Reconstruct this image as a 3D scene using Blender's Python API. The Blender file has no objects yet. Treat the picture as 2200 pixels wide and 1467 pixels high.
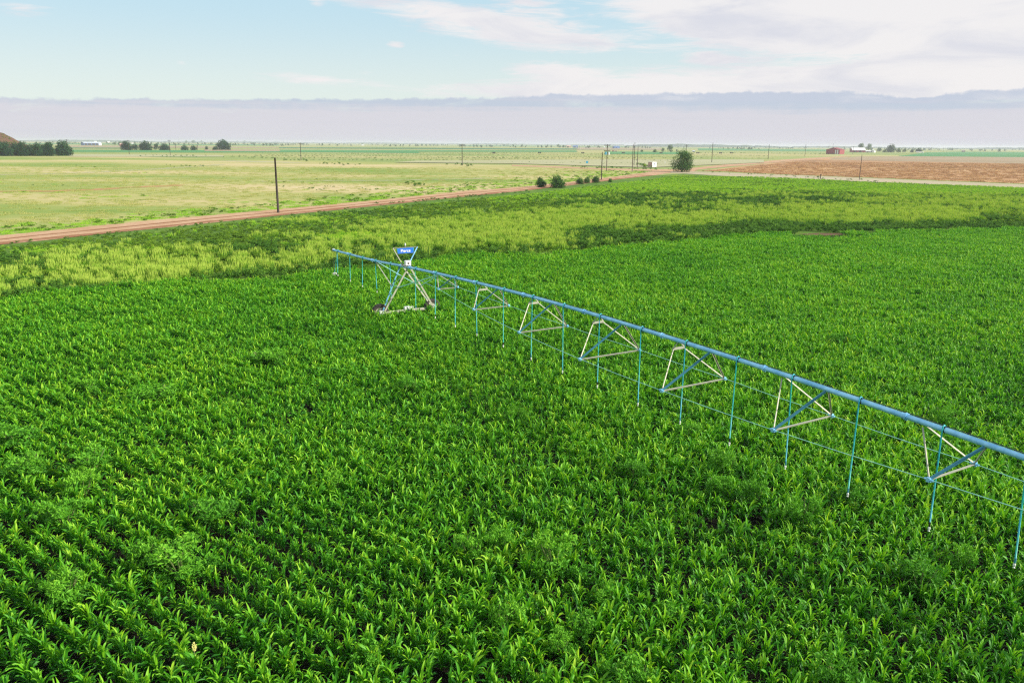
import bpy, bmesh, math, random
import numpy as np
from mathutils import Vector, Matrix

SC = bpy.context.scene
COL = SC.collection
R = math.radians
# ------------------------------------------------------------------ camera
F_PX, ROLL, CAM_H = 1711.0, 17 / 2200.0, 12.3
PITCH = math.atan((733.5 - 309) / F_PX)
cam_d = bpy.data.cameras.new('camera')
cam_d.lens = 28.0; cam_d.sensor_width = 36.0; cam_d.clip_start = 0.2; cam_d.clip_end = 60000
cam = bpy.data.objects.new('camera', cam_d); COL.objects.link(cam)
cam.matrix_world = (Matrix.Translation((0, 0, CAM_H)) @ Matrix.Rotation(R(90) - PITCH, 4, 'X')
                    @ Matrix.Rotation(ROLL, 4, 'Z'))
SC.camera = cam


def ray(u, v):
    a = (u - 1100) / F_PX; b = (v - 733.5) / F_PX
    a2 = a * math.cos(ROLL) + b * math.sin(ROLL); b2 = b * math.cos(ROLL) - a * math.sin(ROLL)
    return np.array([a2, math.cos(PITCH) - b2 * math.sin(PITCH), -math.sin(PITCH) - b2 * math.cos(PITCH)])


def at(u, v, z=0.0):
    d = ray(u, v); t = (z - CAM_H) / d[2]
    return (float(d[0] * t), float(d[1] * t), z)


def proj(P):
    """N x 3 world points -> photograph pixels, used to look up which plants grow where"""
    P = np.asarray(P, float); X = P[:, 0]; Y = P[:, 1]; Z = P[:, 2] - CAM_H
    fw = Y * math.cos(PITCH) - Z * math.sin(PITCH); dn = -Y * math.sin(PITCH) - Z * math.cos(PITCH)
    fw = np.maximum(fw, .1)
    a2 = X / fw; b2 = dn / fw
    a = a2 * math.cos(ROLL) - b2 * math.sin(ROLL); b = b2 * math.cos(ROLL) + a2 * math.sin(ROLL)
    return 1100 + a * F_PX, 733.5 + b * F_PX


# ------------------------------------------------------------------ node helpers
class NT:
    def __init__(s, nt): s.nt = nt; s.n = nt.nodes; s.l = nt.links; s.n.clear()
    def new(s, t, **kw):
        n = s.n.new(t)
        for k, v in kw.items(): setattr(n, k, v)
        return n
    def put(s, sock, v):
        if hasattr(v, 'is_output') and v.is_output: s.l.new(v, sock)
        elif v is not None: sock.default_value = v
    def math(s, op, a, b=None, c=None, clamp=False):
        n = s.new('ShaderNodeMath', operation=op, use_clamp=clamp)
        for i, v in enumerate((a, b, c)):
            if v is not None: s.put(n.inputs[i], v)
        return n.outputs[0]
    def mix(s, fac, a, b, mode='MIX'):
        n = s.new('ShaderNodeMix', data_type='RGBA', blend_type=mode); n.clamp_factor = True
        s.put(n.inputs[0], fac); s.put(n.inputs[6], col(a)); s.put(n.inputs[7], col(b))
        return n.outputs[2]
    def ramp(s, fac, stops, interp='LINEAR'):
        n = s.new('ShaderNodeValToRGB'); cr = n.color_ramp; cr.interpolation = interp
        while len(cr.elements) < len(stops): cr.elements.new(.5)
        for e, (p, c) in zip(cr.elements, stops): e.position = p; e.color = col(c)
        s.put(n.inputs[0], fac); return n.outputs[0]
    def sstep(s, v, lo, hi):
        n = s.new('ShaderNodeMapRange', interpolation_type='SMOOTHSTEP')
        s.put(n.inputs[0], v); n.inputs[1].default_value = lo; n.inputs[2].default_value = hi
        return n.outputs[0]
    def noise(s, vec, scale, detail=4, rough=.55, dist=0., dim='3D'):
        n = s.new('ShaderNodeTexNoise', noise_dimensions=dim)
        s.put(n.inputs['Vector'], vec); n.inputs['Scale'].default_value = scale
        n.inputs['Detail'].default_value = detail; n.inputs['Roughness'].default_value = rough
        n.inputs['Distortion'].default_value = dist
        return n.outputs[0]
    def mapping(s, vec, loc=(0, 0, 0), rot=(0, 0, 0), scale=(1, 1, 1), kind='POINT'):
        n = s.new('ShaderNodeMapping', vector_type=kind)
        s.put(n.inputs[0], vec); n.inputs[1].default_value = loc; n.inputs[2].default_value = rot
        n.inputs[3].default_value = scale
        return n.outputs[0]


def col(c):
    if isinstance(c, (tuple, list)) and len(c) == 3: return (c[0], c[1], c[2], 1.0)
    return c


# ------------------------------------------------------------------ world: sky and clouds
SUN_EL, SUN_AZ = R(27), R(104)          # azimuth clockwise from +Y (the view direction)
world = bpy.data.worlds.new('World'); SC.world = world; world.use_nodes = True
W = NT(world.node_tree)


def azel(u, v):
    r = ray(u, v)
    return math.degrees(math.atan2(r[0], r[1])), math.degrees(math.atan2(r[2], math.hypot(r[0], r[1])))


tc = W.new('ShaderNodeTexCoord')
sep = W.new('ShaderNodeSeparateXYZ'); W.l.new(tc.outputs['Generated'], sep.inputs[0])
dx, dy, dz = sep.outputs
azd = W.math('MULTIPLY', W.math('ARCTAN2', dx, dy), 57.29578)
eld = W.math('MULTIPLY', W.math('ARCSINE', dz), 57.29578)
# sky texture looked up never below the horizon
cmb = W.new('ShaderNodeCombineXYZ'); W.put(cmb.inputs[0], dx); W.put(cmb.inputs[1], dy)
W.put(cmb.inputs[2], W.math('MAXIMUM', dz, 0.02))
sky = W.new('ShaderNodeTexSky', sky_type='NISHITA', sun_disc=False, sun_elevation=SUN_EL,
            sun_rotation=SUN_AZ, altitude=900., air_density=1.0, dust_density=1.2, ozone_density=1.6)
W.l.new(cmb.outputs[0], sky.inputs[0])
ae = W.new('ShaderNodeCombineXYZ'); W.put(ae.inputs[0], azd); W.put(ae.inputs[1], eld)
AE = ae.outputs[0]
nz_w = W.noise(W.mapping(AE, scale=(.10, .42, 1)), 1.0, 6, .58, .5)
nz_f = W.noise(W.mapping(AE, scale=(.30, 2.2, 1), rot=(0, 0, R(5))), 1.0, 8, .66, 1.2)
# wisps and sheets: ellipses in degrees of azimuth and elevation, roughened by the noises
blobs = []
for (u0, v0, u1, v1, w, k) in [
        (640, -14, 1250, 52, 17, .95), (860, 44, 1420, 104, 25, 1.15), (1010, -20, 1260, 36, 16, .7), (1150, -60, 1900, 60, 55, 1.1),
        (1350, 40, 2300, 95, 60, 1.15), (1600, 10, 2500, 10, 65, 1.2), (1075, 143, 1300, 160, 16, 1.0),
        (1130, 168, 2300, 172, 28, 1.2), (1850, 180, 2500, 175, 45, 1.0), (850, 192, 2300, 188, 20, 1.6), (520, 163, 840, 180, 13, .75),
        (825, 96, 875, 97, 7, .7), (370, 132, 410, 138, 6, .55), (1450, 122, 1580, 128, 11, .8), (-60, 12, 160, 26, 22, .4),
        (960, 118, 1000, 118, 5, .35), (755, 158, 815, 160, 6, .5), (660, 2, 700, 10, 12, .5)]:
    a0, e0 = azel(u0, v0); a1, e1 = azel(u1, v1)
    L = math.hypot(a1 - a0, e1 - e0) / 2
    m = W.mapping(AE, ((a0 + a1) / 2, (e0 + e1) / 2, 0), (0, 0, math.atan2(e1 - e0, a1 - a0)),
                  (L * 1.25, w * 1.5 / 1711 * 57.3, 1), 'TEXTURE')
    g = W.new('ShaderNodeTexGradient', gradient_type='SPHERICAL'); W.put(g.inputs[0], m)
    blobs.append(W.math('MULTIPLY', g.outputs[1], k))
S = blobs[0]
for b in blobs[1:]: S = W.math('ADD', S, b)
# the rest of the dome, outside the photograph: broken cloud, so that the light is as soft as in it
far_az = W.sstep(W.math('ABSOLUTE', azd), 36, 55)
high = W.sstep(eld, 11, 18)
S = W.math('ADD', S, W.math('MULTIPLY', W.math('MAXIMUM', far_az, high), .45))
S2 = W.math('ADD', S, W.math('MULTIPLY', W.math('SUBTRACT', nz_w, .5), 1.1))
S2 = W.math('ADD', S2, W.math('MULTIPLY', W.math('SUBTRACT', nz_f, .5), 1.5))
S2 = W.math('MULTIPLY', S2, W.sstep(S, .02, .3))
cl = W.sstep(S2, .12, .85)
# low cloud bank above the horizon
topn = W.noise(W.mapping(AE, scale=(.55, 0, 0)), 1.0, 7, .65)
topl = W.noise(W.mapping(AE, scale=(.05, 0, 0)), 1.0, 2, .5)
top = W.math('ADD', W.math('ADD', 3.12, W.math('MULTIPLY', W.math('MINIMUM', W.math('MAXIMUM', azd, -34), 10), .022)), W.math('ADD', W.math('MULTIPLY', W.math('SUBTRACT', topn, .5), .75),
                                 W.math('MULTIPLY', W.math('SUBTRACT', topl, .5), .25)))
dtop = W.math('SUBTRACT', top, eld)
def lump(u, v, wu, wv):
    a_, e_ = azel(u, v); g_ = W.new('ShaderNodeTexGradient', gradient_type='SPHERICAL')
    W.put(g_.inputs[0], W.mapping(AE, (a_, e_, 0), (0, 0, 0), (wu / 30., wv / 30., 1), 'TEXTURE')); return g_.outputs[1]
nz_b = W.noise(W.mapping(AE, scale=(.9, 2.4, 1)), 1.0, 6, .6)
dtop = W.math('ADD', dtop, W.math('MULTIPLY', W.math('SUBTRACT', nz_b, .5), .45))
dtop = W.math('ADD', dtop, W.math('MULTIPLY', lump(1960, 205, 110, 22), -.5))
dtop = W.math('ADD', dtop, W.math('MULTIPLY', lump(1600, 205, 420, 50), .15))
dtop = W.math('ADD', dtop, W.math('MULTIPLY', lump(1190, 205, 110, 40), .18))
nz_t = W.noise(W.mapping(AE, (3, 0, 0), scale=(.22, .9, 1)), 1.0, 4, .6, .4)
bank = W.math('MULTIPLY', W.sstep(dtop, -.05, .16), W.math('MAXIMUM', W.sstep(dtop, .45, .9), W.math('ADD', .55, W.math('MULTIPLY', W.sstep(nz_t, .25, .5), .45))))
nz_l = W.noise(W.mapping(AE, scale=(.035, 1.6, 1)), 1.0, 5, .6, .3)
thick = W.math('ADD', W.math('MULTIPLY', W.math('MINIMUM', W.math('MAXIMUM', azd, -34), 20), .016), .12)
under = W.sstep(W.math('SUBTRACT', W.math('ADD', dtop, W.math('MULTIPLY', W.math('SUBTRACT', nz_l, .5), 1.6)), thick), .25, 1.0)
bank_col = W.mix(under, (4.1, 4.6, 5.55), (5.35, 5.2, 5.75))
bank_col = W.mix(W.math('MULTIPLY', W.sstep(nz_l, .5, .72), .6), bank_col, (4.9, 4.9, 5.6))
pale = W.mix(W.sstep(eld, 2.2, 9.5), (6.1, 6.75, 6.4), (4.35, 6.05, 6.85))         # thin milky air of the photo
base = W.mix(.88, sky.outputs[0], pale)
cloud_col = W.mix(W.sstep(nz_w, .42, .70), (7.0, 6.75, 6.75), (5.6, 5.6, 6.15))
c1 = W.mix(W.math('MULTIPLY', cl, .92), base, cloud_col)
c2 = W.mix(W.math('MULTIPLY', bank, .88), c1, bank_col)
bg = W.new('ShaderNodeBackground'); W.put(bg.inputs[0], c2); bg.inputs[1].default_value = 0.092
wo = W.new('ShaderNodeOutputWorld'); W.l.new(bg.outputs[0], wo.inputs[0])

sun_d = bpy.data.lights.new('sun', 'SUN'); sun_d.energy = 4.6; sun_d.angle = R(2.5); sun_d.color = (1, .93, .82)
sun = bpy.data.objects.new('sun', sun_d); COL.objects.link(sun)
sv = Vector((math.sin(SUN_AZ) * math.cos(SUN_EL), math.cos(SUN_AZ) * math.cos(SUN_EL), math.sin(SUN_EL)))
sun.rotation_euler = sv.to_track_quat('Z', 'Y').to_euler()
sun.location = (60, -20, 60)

SC.view_settings.view_transform = 'Standard'; SC.view_settings.look = 'None'
SC.view_settings.exposure = 0.5; SC.view_settings.gamma = 1.0
SC.render.engine = 'CYCLES'
SC.cycles.use_denoising = False
SC.cycles.use_adaptive_sampling = False; SC.cycles.pixel_filter_type = 'BLACKMAN_HARRIS'; SC.cycles.filter_width = 1.25
SC.cycles.max_bounces = 6; SC.cycles.transparent_max_bounces = 4; SC.cycles.transmission_bounces = 3


# ------------------------------------------------------------------ tags
def tag(o, label=None, cat=None, group=None, kind=None):
    if label: o['label'] = label
    if cat: o['category'] = cat
    if group: o['group'] = group
    if kind: o['kind'] = kind
    return o


def empty(name, loc=(0, 0, 0), rz=0):
    o = bpy.data.objects.new(name, None); COL.objects.link(o)
    o.location = loc; o.rotation_euler = (0, 0, rz); o.empty_display_size = .3
    return o


# ------------------------------------------------------------------ mesh builder
class MB:
    def __init__(s): s.v = []; s.f = []; s.t = []   # t: tint per face
    def add(s, vs, fs, t=.5):
        o = len(s.v); s.v += [tuple(map(float, p)) for p in vs]; s.f += [tuple(o + i for i in f) for f in fs]; s.t += [t] * len(fs)
    def box(s, c, size, rz=0.):
        x, y, z = size[0] / 2, size[1] / 2, size[2] / 2
        cs, sn = math.cos(rz), math.sin(rz)
        vs = [(c[0] + a * x * cs - b * y * sn, c[1] + a * x * sn + b * y * cs, c[2] + d * z)
              for d in (-1, 1) for a, b in ((-1, -1), (1, -1), (1, 1), (-1, 1))]
        s.add(vs, [(3, 2, 1, 0), (4, 5, 6, 7), (0, 1, 5, 4), (1, 2, 6, 5), (2, 3, 7, 6), (3, 0, 4, 7)])
    def tube(s, pts, r, n=8, caps=True):
        pts = [Vector(p) for p in pts]; rs = r if isinstance(r, (list, tuple)) else [r] * len(pts)
        rings = []; up = None
        for i, p in enumerate(pts):
            d = (pts[min(i + 1, len(pts) - 1)] - pts[max(i - 1, 0)]).normalized()
            if up is None: up = Vector((0, 0, 1)) if abs(d.z) < .9 else Vector((1, 0, 0))
            a = d.cross(up).normalized(); b = a.cross(d).normalized(); up = b
            rings.append([p + (a * math.cos(2 * math.pi * k / n) + b * math.sin(2 * math.pi * k / n)) * rs[i] for k in range(n)])
        vs = [q for rg in rings for q in rg]; fs = []
        for i in range(len(pts) - 1):
            for k in range(n):
                k2 = (k + 1) % n
                fs.append((i * n + k, i * n + k2, (i + 1) * n + k2, (i + 1) * n + k))
        if caps: fs += [tuple(range(n)), tuple(range((len(pts) - 1) * n, len(pts) * n))[::-1]]
        s.add(vs, fs)
    def angle(s, a, b, w, th=.008, up=(0, 0, 1)):
        """L-section bar from a to b"""
        a = Vector(a); b = Vector(b); d = (b - a).normalized()
        x = d.cross(Vector(up)).normalized(); y = x.cross(d).normalized()
        pr = [(0, 0), (w, 0), (w, -th), (th, -th), (th, -w), (0, -w)]
        vs = [p + x * (q[0] - w / 2) + y * (q[1] + w / 2) for p in (a, b) for q in pr]
        n = 6
        s.add(vs, [(i, (i + 1) % n, (i + 1) % n + n, i + n) for i in range(n)] + [(0, 1, 2, 3), (0, 3, 4, 5), (9, 8, 7, 6), (11, 10, 9, 6)])
    def mesh(s, name, mat=None, smooth=False):
        me = bpy.data.meshes.new(name); me.from_pydata(s.v, [], s.f); me.update()
        if mat: me.materials.append(mat)
        if smooth: me.polygons.foreach_set('use_smooth', [True] * len(me.polygons))
        return me
    def build(s, name, mat=None, parent=None, smooth=False, loc=None):
        o = bpy.data.objects.new(name, s.mesh(name, mat, smooth)); COL.objects.link(o)
        if parent: o.parent = parent
        if loc: o.location = loc
        return o


def np_mesh(name, V, Fq, mat, tint=None, smooth=False):
    """quads from arrays, with a per-vertex 'tint'"""
    me = bpy.data.meshes.new(name)
    V = np.asarray(V, np.float32); Fq = np.asarray(Fq, np.int32)
    me.vertices.add(len(V)); me.vertices.foreach_set('co', V.ravel())
    me.loops.add(Fq.size); me.loops.foreach_set('vertex_index', Fq.ravel())
    me.polygons.add(len(Fq))
    me.polygons.foreach_set('loop_start', np.arange(0, Fq.size, Fq.shape[1], dtype=np.int32))
    me.update(calc_edges=True)
    if tint is not None:
        at_ = me.attributes.new('tint', 'FLOAT', 'POINT'); at_.data.foreach_set('value', np.asarray(tint, np.float32))
    if smooth: me.polygons.foreach_set('use_smooth', np.ones(len(Fq), bool))
    me.materials.append(mat); me.validate()
    return me


# ------------------------------------------------------------------ materials
def new_mat(name):
    m = bpy.data.materials.new(name); m.use_nodes = True
    return m, NT(m.node_tree)


def out(T, sh):
    o = T.new('ShaderNodeOutputMaterial'); T.l.new(sh, o.inputs[0])


def principled(T, c, rough=.6, metal=0., spec=.5, normal=None):
    p = T.new('ShaderNodeBsdfPrincipled')
    T.put(p.inputs['Base Color'], col(c)); T.put(p.inputs['Roughness'], rough); T.put(p.inputs['Metallic'], metal)
    T.put(p.inputs['Specular IOR Level'], spec)
    if normal is not None: T.put(p.inputs['Normal'], normal)
    return p.outputs[0]


def bump(T, h, strength=.3, dist=.05):
    b = T.new('ShaderNodeBump'); b.inputs['Strength'].default_value = strength; b.inputs['Distance'].default_value = dist
    T.put(b.inputs['Height'], h); return b.outputs[0]


def pos(T): return T.new('ShaderNodeNewGeometry').outputs['Position']


def mat_solid(name, c, rough=.6, metal=0., var=.15, scale=6., c2=None, spec=.5):
    m, T = new_mat(name)
    n = T.noise(T.new('ShaderNodeTexCoord').outputs['Object'], scale, 5, .6)
    c2 = c2 or tuple(x * (1 - var) for x in c)
    cc = T.mix(T.sstep(n, .35, .65), c, c2)
    out(T, principled(T, cc, T.math('ADD', rough, T.math('MULTIPLY', T.math('SUBTRACT', n, .5), .2)), metal, spec))
    return m


def mat_leaf(name, stops, rough=.45, trans=.28, patch=None, spec=.4, rnd=.25, tmul=(1.15, 1.1, .6)):
    """foliage: colour by leaf tint, plant and patch of the field; part of the light goes through"""
    m, T = new_mat(name)
    a = T.new('ShaderNodeAttribute', attribute_name='tint')
    oi = T.new('ShaderNodeObjectInfo')
    f = T.math('ADD', a.outputs['Fac'], T.math('MULTIPLY', T.math('SUBTRACT', oi.outputs['Random'], .5), rnd))
    pn = T.noise(T.mapping(pos(T), scale=(1, 1, .1)), .09, 3, .6)
    f = T.math('ADD', f, T.math('MULTIPLY', T.math('SUBTRACT', pn, .5), .55))
    c = T.ramp(f, stops)
    if patch:
        pc, sc, lo, hi = patch
        c = T.mix(T.sstep(T.noise(T.mapping(pos(T), (31, 7, 0), scale=(1, 1, .1)), sc, 4, .6), lo, hi), c, pc)
    bs = principled(T, c, rough, 0, spec)
    tr = T.new('ShaderNodeBsdfTranslucent'); T.put(tr.inputs[0], T.mix(1., c, tuple(tmul), 'MULTIPLY'))
    mx = T.new('ShaderNodeMixShader'); mx.inputs[0].default_value = trans
    T.l.new(bs, mx.inputs[1]); T.l.new(tr.outputs[0], mx.inputs[2]); out(T, mx.outputs[0])
    return m


def mat_ground(name, stops, scales=(.012, .05, .35), weights=(1.2, .9, .6), rough=.95, stretch=(1, 1, 1), rot=0.,
               bumps=(2.5, .5, .12), fine=None, extra=None):
    m, T = new_mat(name)
    P = T.mapping(pos(T), rot=(0, 0, rot), scale=stretch)
    f = .5
    for sc, w in zip(scales, weights):
        f = T.math('ADD', f, T.math('MULTIPLY', T.math('SUBTRACT', T.noise(P, sc, 5, .6), .5), w))
    c = T.ramp(f, stops)
    if fine:
        fc, lo, hi, sc = fine
        c = T.mix(T.sstep(T.noise(P, sc, 5, .65), lo, hi), c, fc)
    if extra: c = extra(T, P, c)
    h = T.noise(pos(T), bumps[0], 6, .7)
    out(T, principled(T, c, rough, 0, .1, bump(T, h, bumps[1], bumps[2])))
    return m


M = {}
M['pasture'] = mat_ground('pasture_grass', [(0, (0.112, 0.223, 0.036)), (.28, (0.242, 0.307, 0.072)), (.48, (0.391, 0.372, 0.131)), (.66, (0.512, 0.419, 0.207)), (.85, (0.558, 0.456, 0.252)), (1, (0.465, 0.307, 0.162))],
                          scales=(.008, .03, .25), weights=(2.1, 1.2, .3), stretch=(.35, 1, 1), fine=((.40, .24, .10), .635, .74, .02))
M['pasture_far'] = mat_ground('far_grassland', [(0, (0.138, 0.235, 0.0605)), (.4, (0.276, 0.323, 0.103)), (.6, (0.386, 0.36, 0.145)), (1, (0.497, 0.41, 0.218))],
                              scales=(.0012, .005, .02), weights=(1.4, 1.0, .6), stretch=(.45, 1, 1))
M['weed_soil'] = mat_ground('weedy_ground', [(0, (0.049, 0.0931, 0.0144)), (.5, (0.0976, 0.185, 0.024)), (1, (0.196, 0.263, 0.042))], scales=(.05, .3, 2.))
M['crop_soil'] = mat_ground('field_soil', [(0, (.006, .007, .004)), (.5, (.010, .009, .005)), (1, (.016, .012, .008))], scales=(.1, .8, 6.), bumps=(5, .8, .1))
M['road'] = mat_ground('red_dirt', [(0, (.36, .19, .10)), (.45, (.47, .28, .165)), (.7, (.54, .36, .23)), (1, (.58, .44, .31))], scales=(.05, .35, 2.5), weights=(.7, .8, .8))
M['pale_road'] = mat_ground('pale_dirt', [(0, (.34, .29, .17)), (.5, (.44, .37, .25)), (1, (.52, .44, .31))], scales=(.02, .1, 1.), weights=(.7, .8, .7))
M['stubble'] = mat_ground('stubble', [(0, (0.2, 0.126, 0.066)), (.35, (0.35, 0.198, 0.099)), (.55, (0.475, 0.264, 0.132)), (.75, (0.6, 0.408, 0.22)), (1, (0.7, 0.552, 0.33))],
                          scales=(.008, .05, .35), weights=(1.2, 1.1, 1.4), stretch=(.35, 1, 1), rot=R(10))
M['pale_strip'] = mat_ground('pale_stubble', [(0, (.28, .21, .12)), (.5, (.36, .27, .17)), (1, (.41, .33, .22))], scales=(.01, .08, .4), stretch=(.4, 1, 1))
M['far_green'] = mat_ground('far_green_field', [(0, (.05, .17, .06)), (.5, (.09, .26, .09)), (1, (.18, .34, .12))], scales=(.003, .03, .15), stretch=(.3, 1, 1))
M['far_dark'] = mat_ground('far_dark_field', [(0, (.03, .12, .06)), (1, (.10, .22, .10))], scales=(.004, .03, .1), stretch=(.2, 1, 1))
M['far_tan'] = mat_ground('far_tan_field', [(0, (.27, .21, .12)), (.5, (.34, .27, .16)), (1, (.38, .33, .21))], scales=(.003, .02, .1), stretch=(.3, 1, 1))
M['far_white'] = mat_ground('far_dry_grass', [(0, (.33, .33, .17)), (.5, (.40, .38, .22)), (1, (.46, .42, .28))], scales=(.004, .03, .2), stretch=(.4, 1, 1))
M['hill'] = mat_ground('far_hill', [(0, (.06, .10, .07)), (1, (.13, .17, .11))], scales=(.002, .01, .05))
M['mound'] = mat_ground('brown_earth', [(0, (.10, .055, .035)), (1, (.17, .10, .06))], scales=(.05, .3, 1.))

leaf = mat_leaf('crop_leaf', [(0, (0.0168, 0.125, 0.01)), (.3, (0.0442, 0.234, 0.012)), (.55, (0.105, 0.381, 0.013)), (.8, (0.237, 0.542, 0.018)), (1, (0.442, 0.673, 0.0401))],
                rough=.5, trans=.36, spec=.3)
M['weed_leaf'] = mat_leaf('weed_leaf', [(0, (0.0672, 0.148, 0.013)), (.4, (0.157, 0.296, 0.0216)), (.75, (0.359, 0.509, 0.0346)), (1, (0.606, 0.624, 0.0691))], rough=.6, trans=.25, spec=.2)
M['dark_weed'] = mat_leaf('dark_weed_leaf', [(0, (0.0303, 0.0992, 0.0126)), (.4, (0.0758, 0.197, 0.0211)), (.8, (0.17, 0.337, 0.0316)), (1, (0.304, 0.422, 0.0527))], rough=.65, trans=.2, spec=.2)
M['seed_grass'] = mat_leaf('seed_grass_blade', [(0, (0.0517, 0.164, 0.0131)), (.35, (0.142, 0.328, 0.024)), (.7, (0.323, 0.536, 0.0547)), (1, (0.517, 0.641, 0.121))], rough=.7, trans=.25, spec=.15)
M['bright_grass'] = mat_leaf('bright_grass_blade', [(0, (0.0966, 0.239, 0.018)), (.4, (0.225, 0.478, 0.024)), (.8, (0.435, 0.688, 0.048)), (1, (0.644, 0.747, 0.12))], rough=.7, trans=.25, spec=.15)
M['pale_grass'] = mat_leaf('pale_grass_blade', [(0, (0.16, 0.262, 0.0516)), (.35, (0.335, 0.394, 0.103)), (.7, (0.511, 0.482, 0.172)), (1, (0.671, 0.554, 0.309))], rough=.8, trans=.2, spec=.1)
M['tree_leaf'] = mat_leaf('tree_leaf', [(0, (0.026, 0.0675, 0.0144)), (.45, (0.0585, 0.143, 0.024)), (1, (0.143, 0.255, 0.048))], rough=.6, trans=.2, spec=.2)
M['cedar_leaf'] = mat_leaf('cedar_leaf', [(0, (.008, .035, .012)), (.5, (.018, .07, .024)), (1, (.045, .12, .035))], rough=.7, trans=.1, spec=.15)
M['bush_leaf'] = mat_leaf('bush_leaf', [(0, (0.0333, 0.121, 0.0109)), (.4, (0.0749, 0.276, 0.0164)), (.75, (0.183, 0.466, 0.0273)), (1, (0.316, 0.586, 0.0455))], rough=.6, trans=.25, spec=.2)
M['bark'] = mat_solid('bark', (.10, .075, .05), .9)
M['stem'] = mat_solid('weed_stem', (.16, .2, .06), .7)

M['galv'] = mat_solid('galvanised_pipe', (.36, .70, .95), .45, .25, scale=2.6, c2=(.20, .50, .78))  # galvanised steel; blue of the reflected sky is put into its base colour
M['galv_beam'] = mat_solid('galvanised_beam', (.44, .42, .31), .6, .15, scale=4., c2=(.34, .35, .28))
M['teal_sky_tint'] = mat_solid('teal_sky_tint', (.05, .25, .36), .6, .1, scale=5., c2=(.05, .21, .30))  # galvanised steel with the sky's reflection painted in as teal; also colours hose weights
M['rod'] = mat_solid('truss_rod', (.36, .74, .60), .45, .2)
M['hose'] = mat_solid('teal_hose', (.02, .46, .36), .4, 0., c2=(.03, .38, .52), scale=1.2)
M['nozzle'] = mat_solid('nozzle_white', (.75, .75, .68), .5)
M['dark_plastic'] = mat_solid('dark_plastic', (.02, .02, .022), .5)
M['tyre'] = mat_solid('tyre_rubber', (.025, .022, .02), .85, c2=(.05, .04, .03))
M['white_box'] = mat_solid('white_enamel', (.82, .79, .78), .4, var=.08)
M['sign_blue'] = mat_solid('sign_blue', (.015, .15, .62), .4, var=.1)
M['sign_green'] = mat_solid('sign_edge', (.03, .36, .42), .4)
M['white_paint'] = mat_solid('white_paint', (.85, .85, .85), .4, var=.03)
M['pole'] = mat_solid('pole_wood', (.03, .022, .018), .85, c2=(.06, .042, .034), scale=2.)
M['pole_red'] = mat_solid('pole_wood_weathered', (.10, .06, .05), .85, c2=(.06, .04, .03), scale=2.)
M['insul'] = mat_solid('insulator', (.10, .09, .09), .4)
M['trans_grey'] = mat_solid('transformer_grey', (.66, .68, .70), .45)
M['trans_blue'] = mat_solid('transformer_blue', (.12, .42, .62), .45)


# ------------------------------------------------------------------ ground
def patch(name, pts, z, mat, jit=0., step=None, seed=1, px=True, smooth_edge=0):
    rnd = random.Random(seed)
    W_ = [at(u, v)[:2] for u, v in pts] if px else [tuple(p) for p in pts]
    P = []
    for i, a in enumerate(W_):
        b = W_[(i + 1) % len(W_)]
        L = math.hypot(b[0] - a[0], b[1] - a[1]); n = max(1, int(L / step)) if step else 1
        for k in range(n):
            t = k / n; j = jit if k else jit * .5
            P.append((a[0] + (b[0] - a[0]) * t + rnd.uniform(-j, j), a[1] + (b[1] - a[1]) * t + rnd.uniform(-j, j), z))
    me = bpy.data.meshes.new(name); me.from_pydata(P, [], [tuple(range(len(P)))]); me.update()
    if me.polygons[0].normal.z < 0: me.flip_normals()
    me.materials.append(mat)
    o = bpy.data.objects.new(name, me); COL.objects.link(o); o['kind'] = 'structure'
    return o


# one sheet to the horizon
g = MB(); XS = [-10500, -3000, -900, -250, 0, 250, 900, 3000, 10500]; YS = [-400, 0, 120, 300, 700, 1600, 4000, 11500]
g.v = [(x, y, 0.) for y in YS for x in XS]
g.f = [(j * 9 + i, j * 9 + i + 1, (j + 1) * 9 + i + 1, (j + 1) * 9 + i) for j in range(7) for i in range(8)]
tag(g.build('ground', M['pasture_far']), kind='structure')

CROP_EDGE = [(-160, 672), (0, 652), (120, 640), (250, 628), (420, 614), (560, 606), (640, 600), (720, 592), (800, 586), (880, 574), (950, 560),
             (1020, 552), (1100, 555), (1180, 552), (1250, 546), (1350, 537), (1430, 531), (1500, 523), (1560, 513), (1640, 507), (1760, 505),
             (1850, 502), (2000, 499), (2200, 496), (2400, 493)]
ROAD_NEAR = [(-200, 551), (0, 527), (200, 506), (400, 485), (600, 464), (800, 444), (1000, 423), (1140, 409), (1290, 391), (1345, 384), (1400, 378), (1480, 374)]
ROAD_FAR = [(-200, 529), (0, 507), (200, 487), (400, 468), (600, 450), (800, 431.5), (1000, 411), (1140, 400.5), (1290, 384), (1345, 377), (1385, 372), (1400, 369)]
crop_w = [at(u, v)[:2] for u, v in CROP_EDGE]
near_l = at(-160, 672)[:2]; near_r = at(2400, 493)[:2]

patch('pasture', [(-900, 548), (-200, 531)] + ROAD_FAR[1:] + [(1250, 361), (1100, 356), (700, 346), (480, 343), (300, 337), (100, 337), (-900, 340)],
      .02, M['pasture'], jit=.6, step=25)
patch('weedy_field', [(-900, 640), (-160, 672)] + CROP_EDGE[1:] + [(3200, 485), (3200, 430), (2400, 415), (2200, 404), (1850, 391), (1760, 386), (1600, 379), (1480, 373)] + ROAD_NEAR[::-1][1:] + [(-900, 620)],
      .03, M['weed_soil'])
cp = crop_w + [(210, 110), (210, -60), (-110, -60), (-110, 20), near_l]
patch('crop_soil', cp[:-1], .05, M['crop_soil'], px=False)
patch('dirt_road', ROAD_NEAR[:-1] + [(1440, 372), (1480, 371), (1500, 367)] + [(1400, 366)] + ROAD_FAR[::-1], .06, M['road'], jit=.35, step=6, seed=3)
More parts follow.
